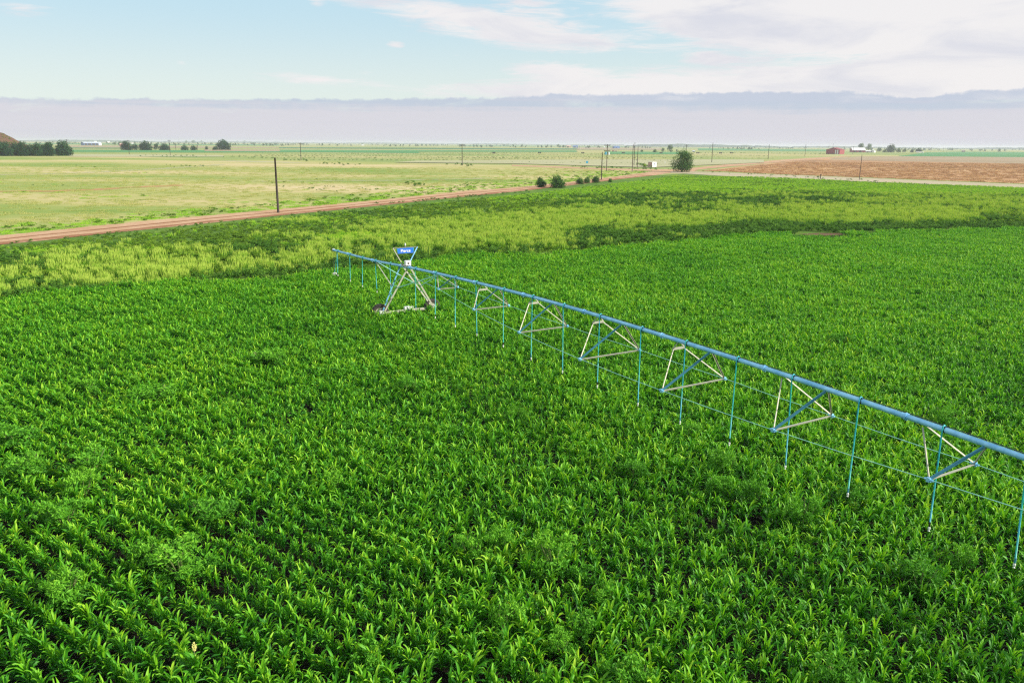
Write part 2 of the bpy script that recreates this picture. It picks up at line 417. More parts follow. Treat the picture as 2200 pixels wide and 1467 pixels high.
# track along the near side of the road and its rutted shoulder
patch('side_road', [(1480, 374), (1560, 379), (1640, 383), (1760, 387), (1850, 391), (2000, 397), (2200, 405), (2600, 424), (2600, 412), (2200, 397), (2000, 389), (1850, 382.5),
                    (1760, 379), (1640, 374.5), (1560, 370), (1500, 367.5), (1400, 368), (1330, 366), (1250, 363), (1100, 357), (1100, 355), (1250, 360.5), (1330, 363.5),
                    (1400, 364.5), (1490, 366)][:12] + [(1440, 367), (1440, 372)], .07, M['pale_road'], jit=.5, step=8, seed=4)
patch('cross_road', [(1100, 357.4), (1250, 363), (1330, 366.3), (1400, 367.5), (1440, 369), (1480, 369), (1500, 365), (1600, 355.5), (1700, 346.5), (1775, 341), (1830, 336.5), (1826, 335.5),
                     (1765, 338.5), (1690, 343), (1590, 351), (1490, 361), (1440, 364), (1400, 364), (1330, 363), (1250, 360), (1100, 354.6)], .08, M['road'], jit=.4, step=12, seed=5)
patch('stubble_field', [(1500, 368), (1560, 369), (1640, 373), (1760, 378), (1850, 381), (2000, 387), (2200, 395), (2700, 414), (2700, 340), (2200, 338.5), (1990, 337), (1850, 337),
                        (1760, 342), (1690, 347.5), (1600, 357)], .04, M['stubble'], jit=.5, step=20, seed=6)
patch('pale_stubble_strip', [(1780, 343.5), (1850, 345), (1990, 348), (2200, 352), (2700, 360), (2700, 340), (2200, 338), (1990, 336.5), (1850, 336.5), (1790, 340)], .06, M['pale_strip'], jit=1, step=40, seed=7)
patch('green_far_field', [(1930, 336), (2200, 338), (2900, 344), (2900, 333), (2200, 327.5), (2060, 326.5), (1990, 328)], .08, M['far_green'], jit=2, step=60, seed=8)
# strips of far fields
FARS = [('far_field', [(150, 327), (420, 328), (640, 327.5), (900, 329.5), (900, 326), (700, 324.5), (430, 323), (150, 322)], 'far_green'),
        ('far_field', [(150, 319.5), (265, 320), (265, 318.2), (150, 317.8)], 'far_dark'),
        ('far_field', [(150, 317), (280, 317.5), (640, 319.4), (640, 317.8), (280, 313.6), (150, 313)], 'far_tan'),
        ('far_field', [(150, 337), (480, 337), (480, 334), (300, 332.5), (150, 332)], 'far_white'),
        ('far_field', [(440, 325.2), (650, 326), (650, 322.3), (440, 321)], 'far_tan'),
        ('far_field', [(600, 319.2), (1240, 322), (1240, 319.6), (600, 317)], 'far_dark'),
        ('far_field', [(600, 325.8), (1240, 327.2), (1240, 323.8), (600, 322.2)], 'far_green'),
        ('far_field', [(1240, 322.2), (1420, 323), (1420, 318), (1240, 317)], 'far_tan'),
        ('far_field', [(1300, 331.5), (1480, 332), (1480, 327), (1300, 326)], 'far_green'),
        ('far_field', [(1500, 323.5), (1780, 326), (1780, 322), (1500, 319)], 'far_green'),
        ('far_field', [(1000, 314.5), (1350, 316), (1350, 314.6), (1000, 313)], 'far_green'),
        ('far_field', [(0, 310), (600, 313), (600, 311.2), (0, 308)], 'far_green'),
        ('far_field', [(850, 350), (1100, 352.5), (1400, 361), (1640, 350), (1640, 344), (1300, 343.5), (900, 346)], 'far_white')]
for i, (nm, pts, mk) in enumerate(FARS): patch(nm, pts, .10 + .015 * i, M[mk], jit=2.5, step=50, seed=20 + i)


patch('bare_soil', [(1715, 504), (1760, 502), (1840, 502), (1860, 504.5), (1800, 506.5), (1740, 506.5)], .07, M['mound'], jit=.6, step=2, seed=9)
# wheel ruts and graded lines on the dirt road
def strip(name, line, w, z, mat, seed=1, wj=.3):
    rnd = random.Random(seed); P = [Vector(at(u, v)) for u, v in line]; Q = []
    for i in range(len(P) - 1):
        n = max(1, int((P[i + 1] - P[i]).length / 4))
        Q += [P[i].lerp(P[i + 1], k / n) for k in range(n)]
    Q.append(P[-1]); m = MB()
    for i, q in enumerate(Q):
        d = (Q[min(i + 1, len(Q) - 1)] - Q[max(i - 1, 0)]).normalized(); n_ = Vector((-d.y, d.x, 0))
        a = w / 2 * (1 + rnd.uniform(-wj, wj)); b = w / 2 * (1 + rnd.uniform(-wj, wj))
        m.v += [tuple(q - n_ * a + Vector((0, 0, z))), tuple(q + n_ * b + Vector((0, 0, z)))]
    m.f = [(2 * i, 2 * i + 2, 2 * i + 3, 2 * i + 1) for i in range(len(Q) - 1)]; m.t = []
    o = m.build(name, mat); o.data.update()
    if o.data.polygons[0].normal.z < 0: o.data.flip_normals()
    return o


M['rut'] = mat_ground('red_rut', [(0, (.22, .09, .045)), (.5, (.3, .14, .07)), (1, (.36, .21, .13))], scales=(.08, .4, 2.))
M['bare'] = mat_ground('bare_red_soil', [(0, (.34, .2, .08)), (.5, (.42, .24, .10)), (1, (.42, .32, .16))], scales=(.02, .15, .8))


def lerp_line(k): return [(a[0] + (b[0] - a[0]) * k, a[1] + (b[1] - a[1]) * k) for a, b in zip(ROAD_FAR, ROAD_NEAR)][:11]


tag(strip('road_ruts', lerp_line(.42), .9, .075, M['rut'], 3, .5), kind='structure')
tag(strip('road_ruts', lerp_line(.85), 2.0, .075, M['rut'], 5, .5), kind='structure')
tag(strip('bare_soil_strip', [(-40, 412), (120, 411.5), (200, 408), (300, 402), (395, 398)], 5, .05, M['bare'], 6, .9), kind='structure')
tag(strip('bare_soil_strip', [(480, 345.5), (560, 348), (650, 350)], 14, .05, M['far_white'], 6, .6), kind='structure')
tag(strip('dry_grass_strip', [(530, 390), (700, 389), (900, 387), (1060, 383)], 5, .05, M['far_white'], 7, .8), kind='structure')
tag(strip('dry_grass_strip', [(0, 376), (180, 372), (330, 364), (480, 354)], 5, .05, M['far_white'], 8, .8), kind='structure')


# ------------------------------------------------------------------ value noise in numpy
def vnoise(x, y, s, seed=0):
    r = np.random.RandomState(seed); T_ = r.rand(256, 256)
    x = np.asarray(x) / s + 1000; y = np.asarray(y) / s + 1000
    xi = np.floor(x).astype(int); yi = np.floor(y).astype(int); fx = x - xi; fy = y - yi
    fx = fx * fx * (3 - 2 * fx); fy = fy * fy * (3 - 2 * fy)
    a = T_[xi % 256, yi % 256]; b = T_[(xi + 1) % 256, yi % 256]; c = T_[xi % 256, (yi + 1) % 256]; d = T_[(xi + 1) % 256, (yi + 1) % 256]
    return (a * (1 - fx) + b * fx) * (1 - fy) + (c * (1 - fx) + d * fx) * fy


def inpoly(x, y, poly):
    ins = np.zeros(len(x), bool); n = len(poly)
    for i in range(n):
        x0, y0 = poly[i]; x1, y1 = poly[(i + 1) % n]
        c = ((y0 > y) != (y1 > y)) & (x < (x1 - x0) * (y - y0) / ((y1 - y0) or 1e-9) + x0)
        ins ^= c
    return ins


# ------------------------------------------------------------------ instanced stuff
def scatter(name, P, rot, scl, idx, protos, label, cat):
    """ONE object: its vertices are the plants' places, geometry nodes put a plant on each"""
    c = bpy.data.collections.new(name + '_kinds')
    for i, me in enumerate(protos):
        c.objects.link(bpy.data.objects.new('%s_kind_%02d' % (name, i), me))
    me = bpy.data.meshes.new(name); n = len(P)
    me.vertices.add(n); me.vertices.foreach_set('co', np.asarray(P, np.float32).ravel())
    for nm, ty, arr, key in (('rot', 'FLOAT_VECTOR', rot, 'vector'), ('scl', 'FLOAT_VECTOR', scl, 'vector'), ('idx', 'INT', idx, 'value')):
        a = me.attributes.new(nm, ty, 'POINT')
        a.data.foreach_set(key, np.asarray(arr, np.int32 if ty == 'INT' else np.float32).ravel())
    o = bpy.data.objects.new(name, me); COL.objects.link(o)
    ng = bpy.data.node_groups.new(name + '_nodes', 'GeometryNodeTree')
    ng.interface.new_socket('Geometry', in_out='INPUT', socket_type='NodeSocketGeometry')
    ng.interface.new_socket('Geometry', in_out='OUTPUT', socket_type='NodeSocketGeometry')
    N = ng.nodes; L = ng.links
    gi = N.new('NodeGroupInput'); go = N.new('NodeGroupOutput')
    ci = N.new('GeometryNodeCollectionInfo'); ci.inputs['Collection'].default_value = c
    ci.inputs['Separate Children'].default_value = True; ci.inputs['Reset Children'].default_value = True
    ip = N.new('GeometryNodeInstanceOnPoints'); ip.inputs['Pick Instance'].default_value = True
    def nattr(nm, ty):
        a = N.new('GeometryNodeInputNamedAttribute'); a.data_type = ty; a.inputs[0].default_value = nm
        return [s for s in a.outputs if s.enabled][0]
    L.new(gi.outputs[0], ip.inputs['Points']); L.new(ci.outputs[0], ip.inputs['Instance'])
    L.new(nattr('idx', 'INT'), ip.inputs['Instance Index'])
    L.new(nattr('rot', 'FLOAT_VECTOR'), ip.inputs['Rotation']); L.new(nattr('scl', 'FLOAT_VECTOR'), ip.inputs['Scale'])
    L.new(ip.outputs[0], go.inputs[0])
    md = o.modifiers.new('plants', 'NODES'); md.node_group = ng
    tag(o, label, cat, kind='stuff')
    return o


# ------------------------------------------------------------------ leaf shapes
def blade(rs, base, az, L, w, rise, droop, nseg=6, fold=.25, twist=0., tint=.5, tipt=0.):
    """arching strap leaf with a V fold: 3 verts across; returns V, F, tint"""
    V = []; T_ = []
    p = np.array(base, float); el = rise
    side0 = np.array([-math.sin(az), math.cos(az), 0.])
    for i in range(nseg + 1):
        t = i / nseg
        prof = (.5 + .5 * min(1, t * 3.)) * (1 - (max(0, t - .45) / .55) ** 1.6)
        ww = w * max(prof, .03)
        d = np.array([math.cos(az) * math.cos(el), math.sin(az) * math.cos(el), math.sin(el)])
        up = np.cross(d, side0) * -1
        up /= np.linalg.norm(up) + 1e-9
        if up[2] < 0 and abs(el) < 1.4: up = -up
        tw = twist * t; s = side0 * math.cos(tw) + up * math.sin(tw)
        wav = math.sin(t * 11 + az * 3) * w * .18
        V += [p - s * ww / 2 + up * (fold * ww + wav), p, p + s * ww / 2 + up * (fold * ww - wav)]
        T_ += [tint + tipt * t, tint + .10 + tipt * t, tint + tipt * t]
        p = p + d * L / nseg
        el -= droop / nseg * (.1 + 2.0 * t * t + .5 * t)
    F = []
    for i in range(nseg):
        a = i * 3
        F += [(a, a + 1, a + 4, a + 3), (a + 1, a + 2, a + 5, a + 4)]
    return V, F, T_


def gather(parts):
    V = []; F = []; T_ = []
    for v, f, t in parts:
        o = len(V); V += list(v); F += [tuple(i + o for i in q) for q in f]; T_ += list(t)
    return V, F, T_


def crop_plant(seed):
    rs = random.Random(seed); parts = []
    n = rs.randint(10, 12); az0 = rs.uniform(0, 6.28); H = rs.uniform(.52, .68)
    for i in range(n):
        t = i / (n - 1)
        az = az0 + i * math.pi + rs.uniform(-.75, .75)
        z = .06 + H * t * .8
        L = rs.uniform(.52, .82) * (1 - .2 * abs(t - .5)); w = rs.uniform(.085, .125) * (1.1 - .25 * t)
        rise = .80 + .45 * t + rs.uniform(-.2, .2); droop = rs.uniform(2.0, 3.5) * (1 - .25 * t)
        parts.append(blade(rs, (math.cos(az) * .012, math.sin(az) * .012, z), az, L, w, rise, droop, 6, .22,
                           rs.uniform(-.9, .9), .10 + .45 * t + rs.uniform(-.18, .22), .08))
    for k in range(2):      # young leaves standing in the whorl
        az = az0 + rs.uniform(0, 6.28)
        parts.append(blade(rs, (0, 0, .06 + H * .8), az, rs.uniform(.3, .42), .062, 1.25, 2.3, 5, .4, .6, .74, .08))
    # stalk
    V = []; F = []; nn = 5
    for j, (z, r) in enumerate(((0, .016), (H * .9, .012))):
        for k in range(nn): V.append((math.cos(k * 2 * math.pi / nn) * r, math.sin(k * 2 * math.pi / nn) * r, z))
    F = [(k, (k + 1) % nn, nn + (k + 1) % nn, nn + k) for k in range(nn)]
    parts.append((V, F, [.75] * len(V)))
    V, F, T_ = gather(parts)
    return np_mesh('crop_plant', V, F, leaf, T_, smooth=True)


def leafy(seed, w, h, n, size, mat, tilt=.9, top_tint=.35, lumps=7, base_t=.2, elong=2.2, flat=0.):
    """bush of many small leaves on a lumpy crown"""
    rs = np.random.RandomState(seed); V = np.zeros((n * 4, 3)); T_ = np.zeros(n * 4)
    C = [(0, 0, .45)] + [(rs.uniform(-.6, .6), rs.uniform(-.6, .6), rs.uniform(.2, .95)) for _ in range(lumps)]
    Rr = [.42] + [rs.uniform(.12, .34) for _ in range(lumps)]
    for i in range(n):
        k = rs.randint(len(C)); c = C[k]; r = Rr[k]
        d = rs.normal(size=3); d /= np.linalg.norm(d); d[2] = abs(d[2]) * .8 + d[2] * .2
        q = np.array(c) + d * r * rs.uniform(.55, 1.) ** .6
        p = np.array([q[0] * w * .62, q[1] * w * .62, max(.02, q[2] * h * .78)])
        a = rs.normal(size=3) + np.array([0, 0, .3]) + d; a /= np.linalg.norm(a)
        b = np.cross(a, rs.normal(size=3) * tilt + np.array([0, 0, 1 - flat])); b /= np.linalg.norm(b) + 1e-9
        L = size * rs.uniform(.6, 1.3) / 2; Wd = L / elong
        V[i * 4:i * 4 + 4] = [p - a * L, p - b * Wd, p + a * L, p + b * Wd]
        T_[i * 4:i * 4 + 4] = base_t + top_tint * (p[2] / h) + rs.uniform(-.15, .2)
    F = np.arange(n * 4).reshape(n, 4)
    return np_mesh('leafy_weed', V, F, mat, T_)


def grass_tuft(seed, w, h, nb, ns, mat, bw=.018, hw=.035, hl=.22, dense=1.):
    """blades, and stalks with seed heads"""
    rs = random.Random(seed); parts = []
    for i in range(nb):
        r = w / 2 * math.sqrt(rs.random()); a = rs.uniform(0, 6.28)
        parts.append(blade(rs, (r * math.cos(a), r * math.sin(a), 0), rs.uniform(0, 6.28), h * rs.uniform(.45, .9), bw, rs.uniform(1.0, 1.45), rs.uniform(.5, 1.6), 3, .2, 0, rs.uniform(.1, .5), .15))
    for i in range(ns):
        r = w / 2 * math.sqrt(rs.random()); a = rs.uniform(0, 6.28); z = h * rs.uniform(.7, 1.1); lx, ly = rs.uniform(-.1, .1) * h, rs.uniform(-.1, .1) * h
        x, y = r * math.cos(a), r * math.sin(a); az = rs.uniform(0, 3.14)
        for q in (0, 1.57):
            cx, sy = math.cos(az + q), math.sin(az + q)
            V = []
            for (zz, hh) in ((0, .004), (z - hl, .005), (z - hl * .6, hw / 2), (z, .006)):
                f = zz / z
                V += [(x + lx * f - cx * hh, y + ly * f - sy * hh, zz), (x + lx * f + cx * hh, y + ly * f + sy * hh, zz)]
            parts.append((V, [(0, 1, 3, 2), (2, 3, 5, 4), (4, 5, 7, 6)], [.4, .4, .6, .6, .95, .95, 1., 1.]))
    V, F, T_ = gather(parts)
    return np_mesh('grass_tuft', V, F, mat, T_)


# ------------------------------------------------------------------ the pivot's line (needed for the plants below too)
D2 = np.array([0.5130919, -0.85833368]); P0 = np.array([-12.69626713, 64.72083771]); N2 = np.array([-D2[1], D2[0]])
ZS = [(-5.9, 3.11), (4.2, 3.42), (9.8, 3.76), (15.3, 4.02), (21.5, 4.25), (27, 4.41), (32.6, 4.48), (38.2, 4.46), (43.8, 4.40), (49.1, 4.25), (51.8, 4.16), (56, 3.98), (60, 3.75)]


def zp(s): return float(np.interp(s, [a for a, b in ZS], [b for a, b in ZS]))


def zsm(s):
    return sum(zp(s + k) * w for k, w in ((-2.4, 1), (-1.2, 2), (0, 3), (1.2, 2), (2.4, 1))) / 9


def PL(s, off, z):
    q = P0 + D2 * s + N2 * off
    return (float(q[0]), float(q[1]), float(z))


# ------------------------------------------------------------------ crop rows
RND = np.random.RandomState(5)
ROW_A = R(-38); rd = np.array([math.cos(ROW_A), math.sin(ROW_A)]); rn = np.array([-rd[1], rd[0]])
crop_poly = [tuple(p) for p in cp[:-1]]
rows = []
for r_ in np.arange(-80, 190, .63):
    s = np.arange(-160, 160, .135); s = s + RND.uniform(-.1, .1, len(s))
    off = r_ + RND.uniform(-.045, .045, len(s)) + .25 * np.sin(s / 17. + 1.3)
    rows.append(np.c_[s, off])
rows = np.concatenate(rows)
X = rows[:, 0] * rd[0] + rows[:, 1] * rn[0]; Y = rows[:, 0] * rd[1] + rows[:, 1] * rn[1]
edge_wob = (vnoise(X, Y, 3.0, 9) - .5) * 6
keep = (Y > 6) & (np.abs(X) < .70 * Y + 9) & inpoly(X, Y + edge_wob * .6, crop_poly)
X, Y = X[keep], Y[keep]
gap = vnoise(X, Y, 1.6, 3); keep = ~((gap < .06) | (RND.rand(len(X)) < .04))
X, Y = X[keep], Y[keep]
# bare patch near the right end of the dark weeds, wheel track of the tower
u_, v_ = proj(np.c_[X, Y, np.zeros(len(X))])
keep = ~((np.abs(u_ - 1790) < 90) & (np.abs(v_ - 506) < 9) & (vnoise(X, Y, 3, 4) < .6))
X, Y = X[keep], Y[keep]
size = .53 + .13 * (vnoise(X, Y, 7, 11) - .5) + .22 * (vnoise(X, Y, 1.5, 12) - .5) + RND.uniform(-.13, .13, len(X))
size *= np.clip(.85 + .15 * (120 - Y) / 60, .85, 1.)
ds = (X - P0[0]) * D2[0] + (Y - P0[1]) * D2[1]; dn = (X - P0[0]) * N2[0] + (Y - P0[1]) * N2[1]
near_tower = (np.abs(ds - 10.4) < .75) & (np.abs(dn) < 2.9)
size[near_tower] *= 1.12
keep = ~((np.abs(ds - 10.1) < .16) & (np.abs(dn) < 2.7))
X, Y, size = X[keep], Y[keep], size[keep]
NPL = 12
plants = [crop_plant(100 + i) for i in range(NPL)]
n = len(X)
rot = np.c_[RND.uniform(-.16, .16, n), RND.uniform(-.16, .16, n), RND.uniform(0, 6.28, n)]
scl = np.c_[size * RND.uniform(.92, 1.1, n), size * RND.uniform(.92, 1.1, n), size * RND.uniform(1.1, 1.42, n)]
idx = RND.randint(0, NPL, n)
# the 300 plants that show largest are things of their own
Pz = np.c_[X, Y, np.full(n, .05)]
u_, v_ = proj(Pz + [0, 0, .5])
inside = (u_ > 10) & (u_ < 2190) & (v_ < 1462)
order = np.argsort(np.where(inside, np.hypot(X, Y), 1e9))[:300]
solo = np.zeros(n, bool); solo[order] = True
for k in order:
    o = bpy.data.objects.new('crop_plant', plants[idx[k]]); COL.objects.link(o)
    o.location = Pz[k]; o.rotation_euler = rot[k]; o.scale = scl[k]
    tag(o, 'broad-leaved green crop plant in the nearest rows along the bottom of the field', 'crop plant', 'crop plants in the nearest rows')
scatter('crop_rows', Pz[~solo], rot[~solo], scl[~solo], idx[~solo], plants, 'rows of broad-leaved green crop filling the irrigated field', 'crop')
print('crop plants', n)

# low broad weeds between the rows
lw = [leafy(300 + i, .8, .75, 420, .085, M['bush_leaf'], top_tint=.5, base_t=.25) for i in range(4)]
lw += [leafy(320 + i, .7, .7, 380, .085, M['bush_leaf'], top_tint=.4, base_t=.3) for i in range(3)]
k = 5200; X = RND.uniform(-75, 95, k); Y = RND.uniform(9, 118, k)
u_, v_ = proj(np.c_[X, Y, np.full(k, .8)])
dens = .05 + .5 * (vnoise(X, Y, 4, 21) > .72)
for (cu, cv, ru, rv, wgt) in [(120, 1010, 190, 110, .9), (330, 1100, 160, 90, .55), (700, 1160, 220, 110, .25), (1150, 1290, 220, 110, .6), (1000, 1150, 130, 60, .5), (1700, 1100, 150, 110, .4),
                              (1950, 1260, 160, 60, .35), (1400, 1380, 300, 60, .35), (150, 1250, 170, 70, .5), (650, 760, 110, 40, .5), (1000, 850, 250, 60, .3), (330, 820, 160, 40, .3)]:
    dens += wgt * np.clip(1 - ((u_ - cu) / ru) ** 2 - ((v_ - cv) / rv) ** 2, 0, 1)
keep = (RND.rand(k) < dens * np.clip(Y / 40, .35, 1)) & (np.abs(X) < .68 * Y + 5) & inpoly(X, Y, crop_poly)
X, Y = X[keep], Y[keep]; k = len(X); s = RND.uniform(.55, 1.25, k)
scatter('low_weeds', np.c_[X, Y, np.full(k, .28)], np.c_[np.zeros((k, 2)), RND.uniform(0, 6.28, k)], np.c_[s, s, s * .95], RND.randint(0, 7, k), lw,
        'small leafy weeds sprouting between the crop rows', 'weeds')

# ------------------------------------------------------------------ weed field, by blobs of species
weed_poly = [at(u, v)[:2] for u, v in CROP_EDGE + [(2900, 488), (2900, 430), (2400, 413), (2200, 404), (1850, 391), (1760, 386), (1600, 379), (1480, 374)] + [(u, v + 8) for u, v in ROAD_NEAR[::-1][1:]] + [(-500, 595), (-500, 690)]]
def cand(n, y0, y1, slope=.72, pad=12):
    Y = np.sqrt(RND.uniform(y0 * y0, y1 * y1, n)); X = RND.uniform(-1, 1, n) * (slope * Y + pad)
    return X, Y
X, Y = cand(190000, 55, 330)
edge_wob = (vnoise(X, Y, 5, 31) - .5) * 5
keep = inpoly(X, Y - .5 + edge_wob * .4, weed_poly); X, Y = X[keep], Y[keep]
u_, v_ = proj(np.c_[X, Y, np.full(len(X), .5)])
ce = np.interp(u_, [a for a, b in CROP_EDGE], [b for a, b in CROP_EDGE])
rn_ = np.interp(u_, [a for a, b in ROAD_NEAR] + [1600, 1760, 1850, 2200, 2600], [b for a, b in ROAD_NEAR] + [379, 386, 391, 404, 420])
t = (ce - v_) / np.maximum(ce - rn_, 1)          # 0 at the crop, 1 at the road
sc_d = np.zeros(len(X)); sc_s = np.zeros(len(X)); sc_b = np.zeros(len(X)); sc_m = np.full(len(X), .48)
sc_d += .6 * np.exp(-(t / .14) ** 2) + .2
sc_s += .45 * np.exp(-((t - .42) / .28) ** 2)
sc_b += .75 * np.exp(-((t - 1.) / .16) ** 2) * (u_ > 1050) + .35 * np.exp(-((t - .92) / .14) ** 2)
for (cu, cv, ru, rv, ty, wgt) in [
        (270, 588, 190, 32, 's', .8), (620, 582, 150, 22, 's', .35), (60, 560, 120, 30, 'd', .5), (420, 560, 170, 26, 'm', .3), (760, 575, 80, 22, 'd', .5),
        (200, 625, 260, 22, 'd', .35), (1000, 500, 300, 34, 's', .9), (1300, 470, 260, 26, 's', .6), (780, 505, 110, 13, 'b', 1.5), (880, 478, 160, 22, 'm', .3),
        (1400, 425, 240, 20, 'd', .35), (1700, 432, 180, 12, 'd', .6), (1560, 440, 200, 10, 'd', .2), (1500, 405, 260, 10, 'b', .6), (1650, 492, 260, 16, 'd', 1.0), (1380, 505, 180, 24, 'd', .9), (1150, 545, 170, 16, 'd', .5), (2050, 489, 260, 15, 'd', 1.3), (1700, 490, 260, 13, 'd', .5), (500, 595, 300, 14, 'd', .5),
        (1850, 458, 260, 13, 's', 1.1), (2100, 425, 260, 22, 's', .5), (1450, 395, 160, 9, 'b', 1.2), (2000, 405, 300, 10, 'b', .8), (1900, 402, 300, 12, 'b', .4),
        (400, 500, 400, 30, 'm', .4), (1000, 440, 250, 18, 'm', .4), (1560, 395, 60, 6, 's', .6), (1330, 383, 60, 5, 's', .8), (650, 470, 60, 7, 's', 1.2), (1450, 376, 60, 4, 's', 1.2)]:
    wgt = wgt * np.clip(1.15 - ((u_ - cu) / ru) ** 2 - ((v_ - cv) / rv) ** 2, 0, 1)
    {'s': sc_s, 'd': sc_d, 'b': sc_b, 'm': sc_m}[ty][:] += wgt
S4 = np.c_[sc_d + 1.1 * (vnoise(X, Y, 6, 41) - .5) + .7 * (vnoise(X, Y, 1.8, 45) - .5), sc_s + 1.1 * (vnoise(X, Y, 7, 42) - .5) + .6 * (vnoise(X, Y, 2.2, 46) - .5), sc_b + .8 * (vnoise(X, Y, 8, 43) - .5), sc_m + .6 * (vnoise(X, Y, 5, 44) - .5)]
S4 += RND.uniform(-.42, .42, S4.shape)
typ = S4.argmax(1)
thin = RND.rand(len(X)) < np.clip(.35 + 55. / Y, .4, 1)
bare = (np.abs(u_ - 1790) < 80) & (np.abs(v_ - 503) < 10) & (vnoise(X, Y, 4, 5) < .55)
keepw = thin & ~bare
protos = {
    0: [leafy(400 + i, .85, .85, 420, .11, M['dark_weed'], top_tint=.5, base_t=.12, lumps=9) for i in range(5)],
    1: [grass_tuft(420 + i, .8, .95, 60, 26, M['seed_grass'], bw=.022, hw=.045, hl=.36) for i in range(4)],
    2: [grass_tuft(440 + i, .9, .5, 110, 8, M['bright_grass'], bw=.03, hw=.04, hl=.12) for i in range(3)],
    3: [leafy(460 + i, .9, .6, 380, .11, M['weed_leaf'], top_tint=.35, base_t=.12, lumps=9) for i in range(4)]}
names = {0: ('dark_weeds', 'dark green bushy weeds crowding the edge of the crop'), 1: ('seed_grass', 'tall yellow-green grass gone to seed behind the crop'),
         2: ('bright_grass', 'bright green grass near the dirt road'), 3: ('green_weeds', 'mid-green weeds covering the fallow strip')}
print('weeds', keepw.sum(), [int((typ[keepw] == q).sum()) for q in range(4)])
for q in range(4):
    m_ = keepw & (typ == q); x, y = X[m_], Y[m_]; k = len(x)
    s = RND.uniform(.7, 1.25, k) * (1 + .35 * (vnoise(x, y, 4, 50 + q) - .5)) * np.interp(t[m_], [.6, 1.0], [1, .55])
    scatter(names[q][0], np.c_[x, y, np.full(k, .03)], np.c_[np.zeros((k, 2)), RND.uniform(0, 6.28, k)], np.c_[s, s, s * RND.uniform(.8, 1.2, k)],
            RND.randint(0, len(protos[q]), k), protos[q], names[q][1], 'weeds' if q in (0, 3) else 'grass')

# pasture tufts beyond the road
past_poly = [at(u, v)[:2] for u, v in [(-500, 563), (-200, 531)] + ROAD_FAR[1:] + [(1250, 364), (1100, 358), (700, 348), (-500, 345)]]
X, Y = cand(60000, 90, 420)
keep = inpoly(X, Y, past_poly); X, Y = X[keep], Y[keep]
u_, v_ = proj(np.c_[X, Y, np.zeros(len(X))])
rf = np.interp(u_, [a for a, b in ROAD_FAR], [b for a, b in ROAD_FAR])
near = np.clip(1 - (rf - v_) / 26., 0, 1)
keep = RND.rand(len(X)) < np.clip(85. / Y, .12, 1) * (.35 + .5 * vnoise(X, Y, 9, 61)) * (1 + 1.6 * near); X, Y, near = X[keep], Y[keep], near[keep]
pp = [grass_tuft(500 + i, 1.7, .2, 120, 6, M['pale_grass'], bw=.03, hw=.03, hl=.08) for i in range(3)] + \
     [grass_tuft(510 + i, 1.6, .24, 130, 6, M['bright_grass'], bw=.03, hw=.03, hl=.1) for i in range(2)] + [leafy(520, 1.0, .5, 300, .12, M['weed_leaf'], base_t=.1)]
k = len(X)
g_ = vnoise(X, Y, 12, 62) * .65 + near * .75 + RND.uniform(-.12, .12, k)
idx = np.where(g_ > .62, np.where(RND.rand(k) < .3, 5, RND.randint(3, 5, k)), RND.randint(0, 3, k))
s = RND.uniform(.6, 1.2, k)
scatter('pasture_grass', np.c_[X, Y, np.full(k, .02)], np.c_[np.zeros((k, 2)), RND.uniform(0, 6.28, k)], np.c_[s * 1.2, s * 1.2, s], idx, pp,
        'pale yellow-green pasture grass beyond the red dirt road', 'grass')
print('pasture', k)
# scattered darker tufts in the pasture, along the road shoulder and on the far grassland
sh = []
for (u0, v0, u1, v1, nn, s0) in [(590, 398, 720, 412, 14, .5), (700, 402, 860, 412, 12, .45), (870, 394, 905, 400, 14, 1.0), (0, 530, 1140, 411, 60, .5), (620, 344, 660, 346, 14, 1.5), (970, 353, 1010, 357, 14, 1.3),
                                 (700, 352, 770, 356, 16, 1.3), (300, 335, 440, 337, 24, 1.3), (340, 357, 460, 359, 14, .9), (1240, 360, 1480, 366, 60, 1.0), (1380, 355, 1394, 361, 12, 1.9),
                                 (1000, 346, 1480, 354, 60, .7), (1500, 368, 1900, 392, 40, .8), (1240, 337, 1500, 352, 60, .7), (800, 442, 1140, 412, 34, .7), (1300, 352, 1480, 357, 40, .7)]:
    for _ in range(nn):
        f = RND.rand(); vv = v0 + (v1 - v0) * f + RND.uniform(-2, 2); sh.append(at(u0 + (u1 - u0) * f + RND.uniform(-14, 14), vv)[:2] + (s0 * RND.uniform(.6, 1.3),))
sh = np.array(sh); k = len(sh); s = sh[:, 2]
scatter('scattered_weeds', np.c_[sh[:, 0], sh[:, 1], np.full(k, .02)], np.c_[np.zeros((k, 2)), RND.uniform(0, 6.28, k)], np.c_[s * 1.4, s * 1.4, s], RND.randint(0, 5, k), protos[0],
        'scattered dark weed tufts along the road and over the pasture', 'weeds')

# stubble tufts give the brown field its grain
X, Y = cand(26000, 240, 640); st_poly = [at(u, v)[:2] for u, v in [(1520, 368), (1640, 374), (1850, 382.5), (2200, 396), (2500, 405), (2500, 352), (2200, 352), (1850, 345), (1700, 349)]]
keep = inpoly(X, Y, st_poly); X, Y = X[keep], Y[keep]; k = len(X)
M['straw'] = mat_leaf('straw', [(0, (0.216, 0.126, 0.066)), (.4, (0.48, 0.264, 0.132)), (.7, (0.672, 0.468, 0.253)), (1, (0.85, 0.72, 0.44))], rough=.8, trans=.1, spec=.1, rnd=.6)
sp = [grass_tuft(540 + i, 2.2, .32, 90, 0, M['straw'], bw=.05) for i in range(3)]
s = RND.uniform(.7, 1.3, k)
scatter('stubble_stalks', np.c_[X, Y, np.full(k, .04)], np.c_[np.zeros((k, 2)), RND.uniform(0, 6.28, k)], np.c_[s * 1.3, s * 1.3, s], RND.randint(0, 3, k), sp,
        'dry orange-brown stubble standing in the cut field', 'stubble')

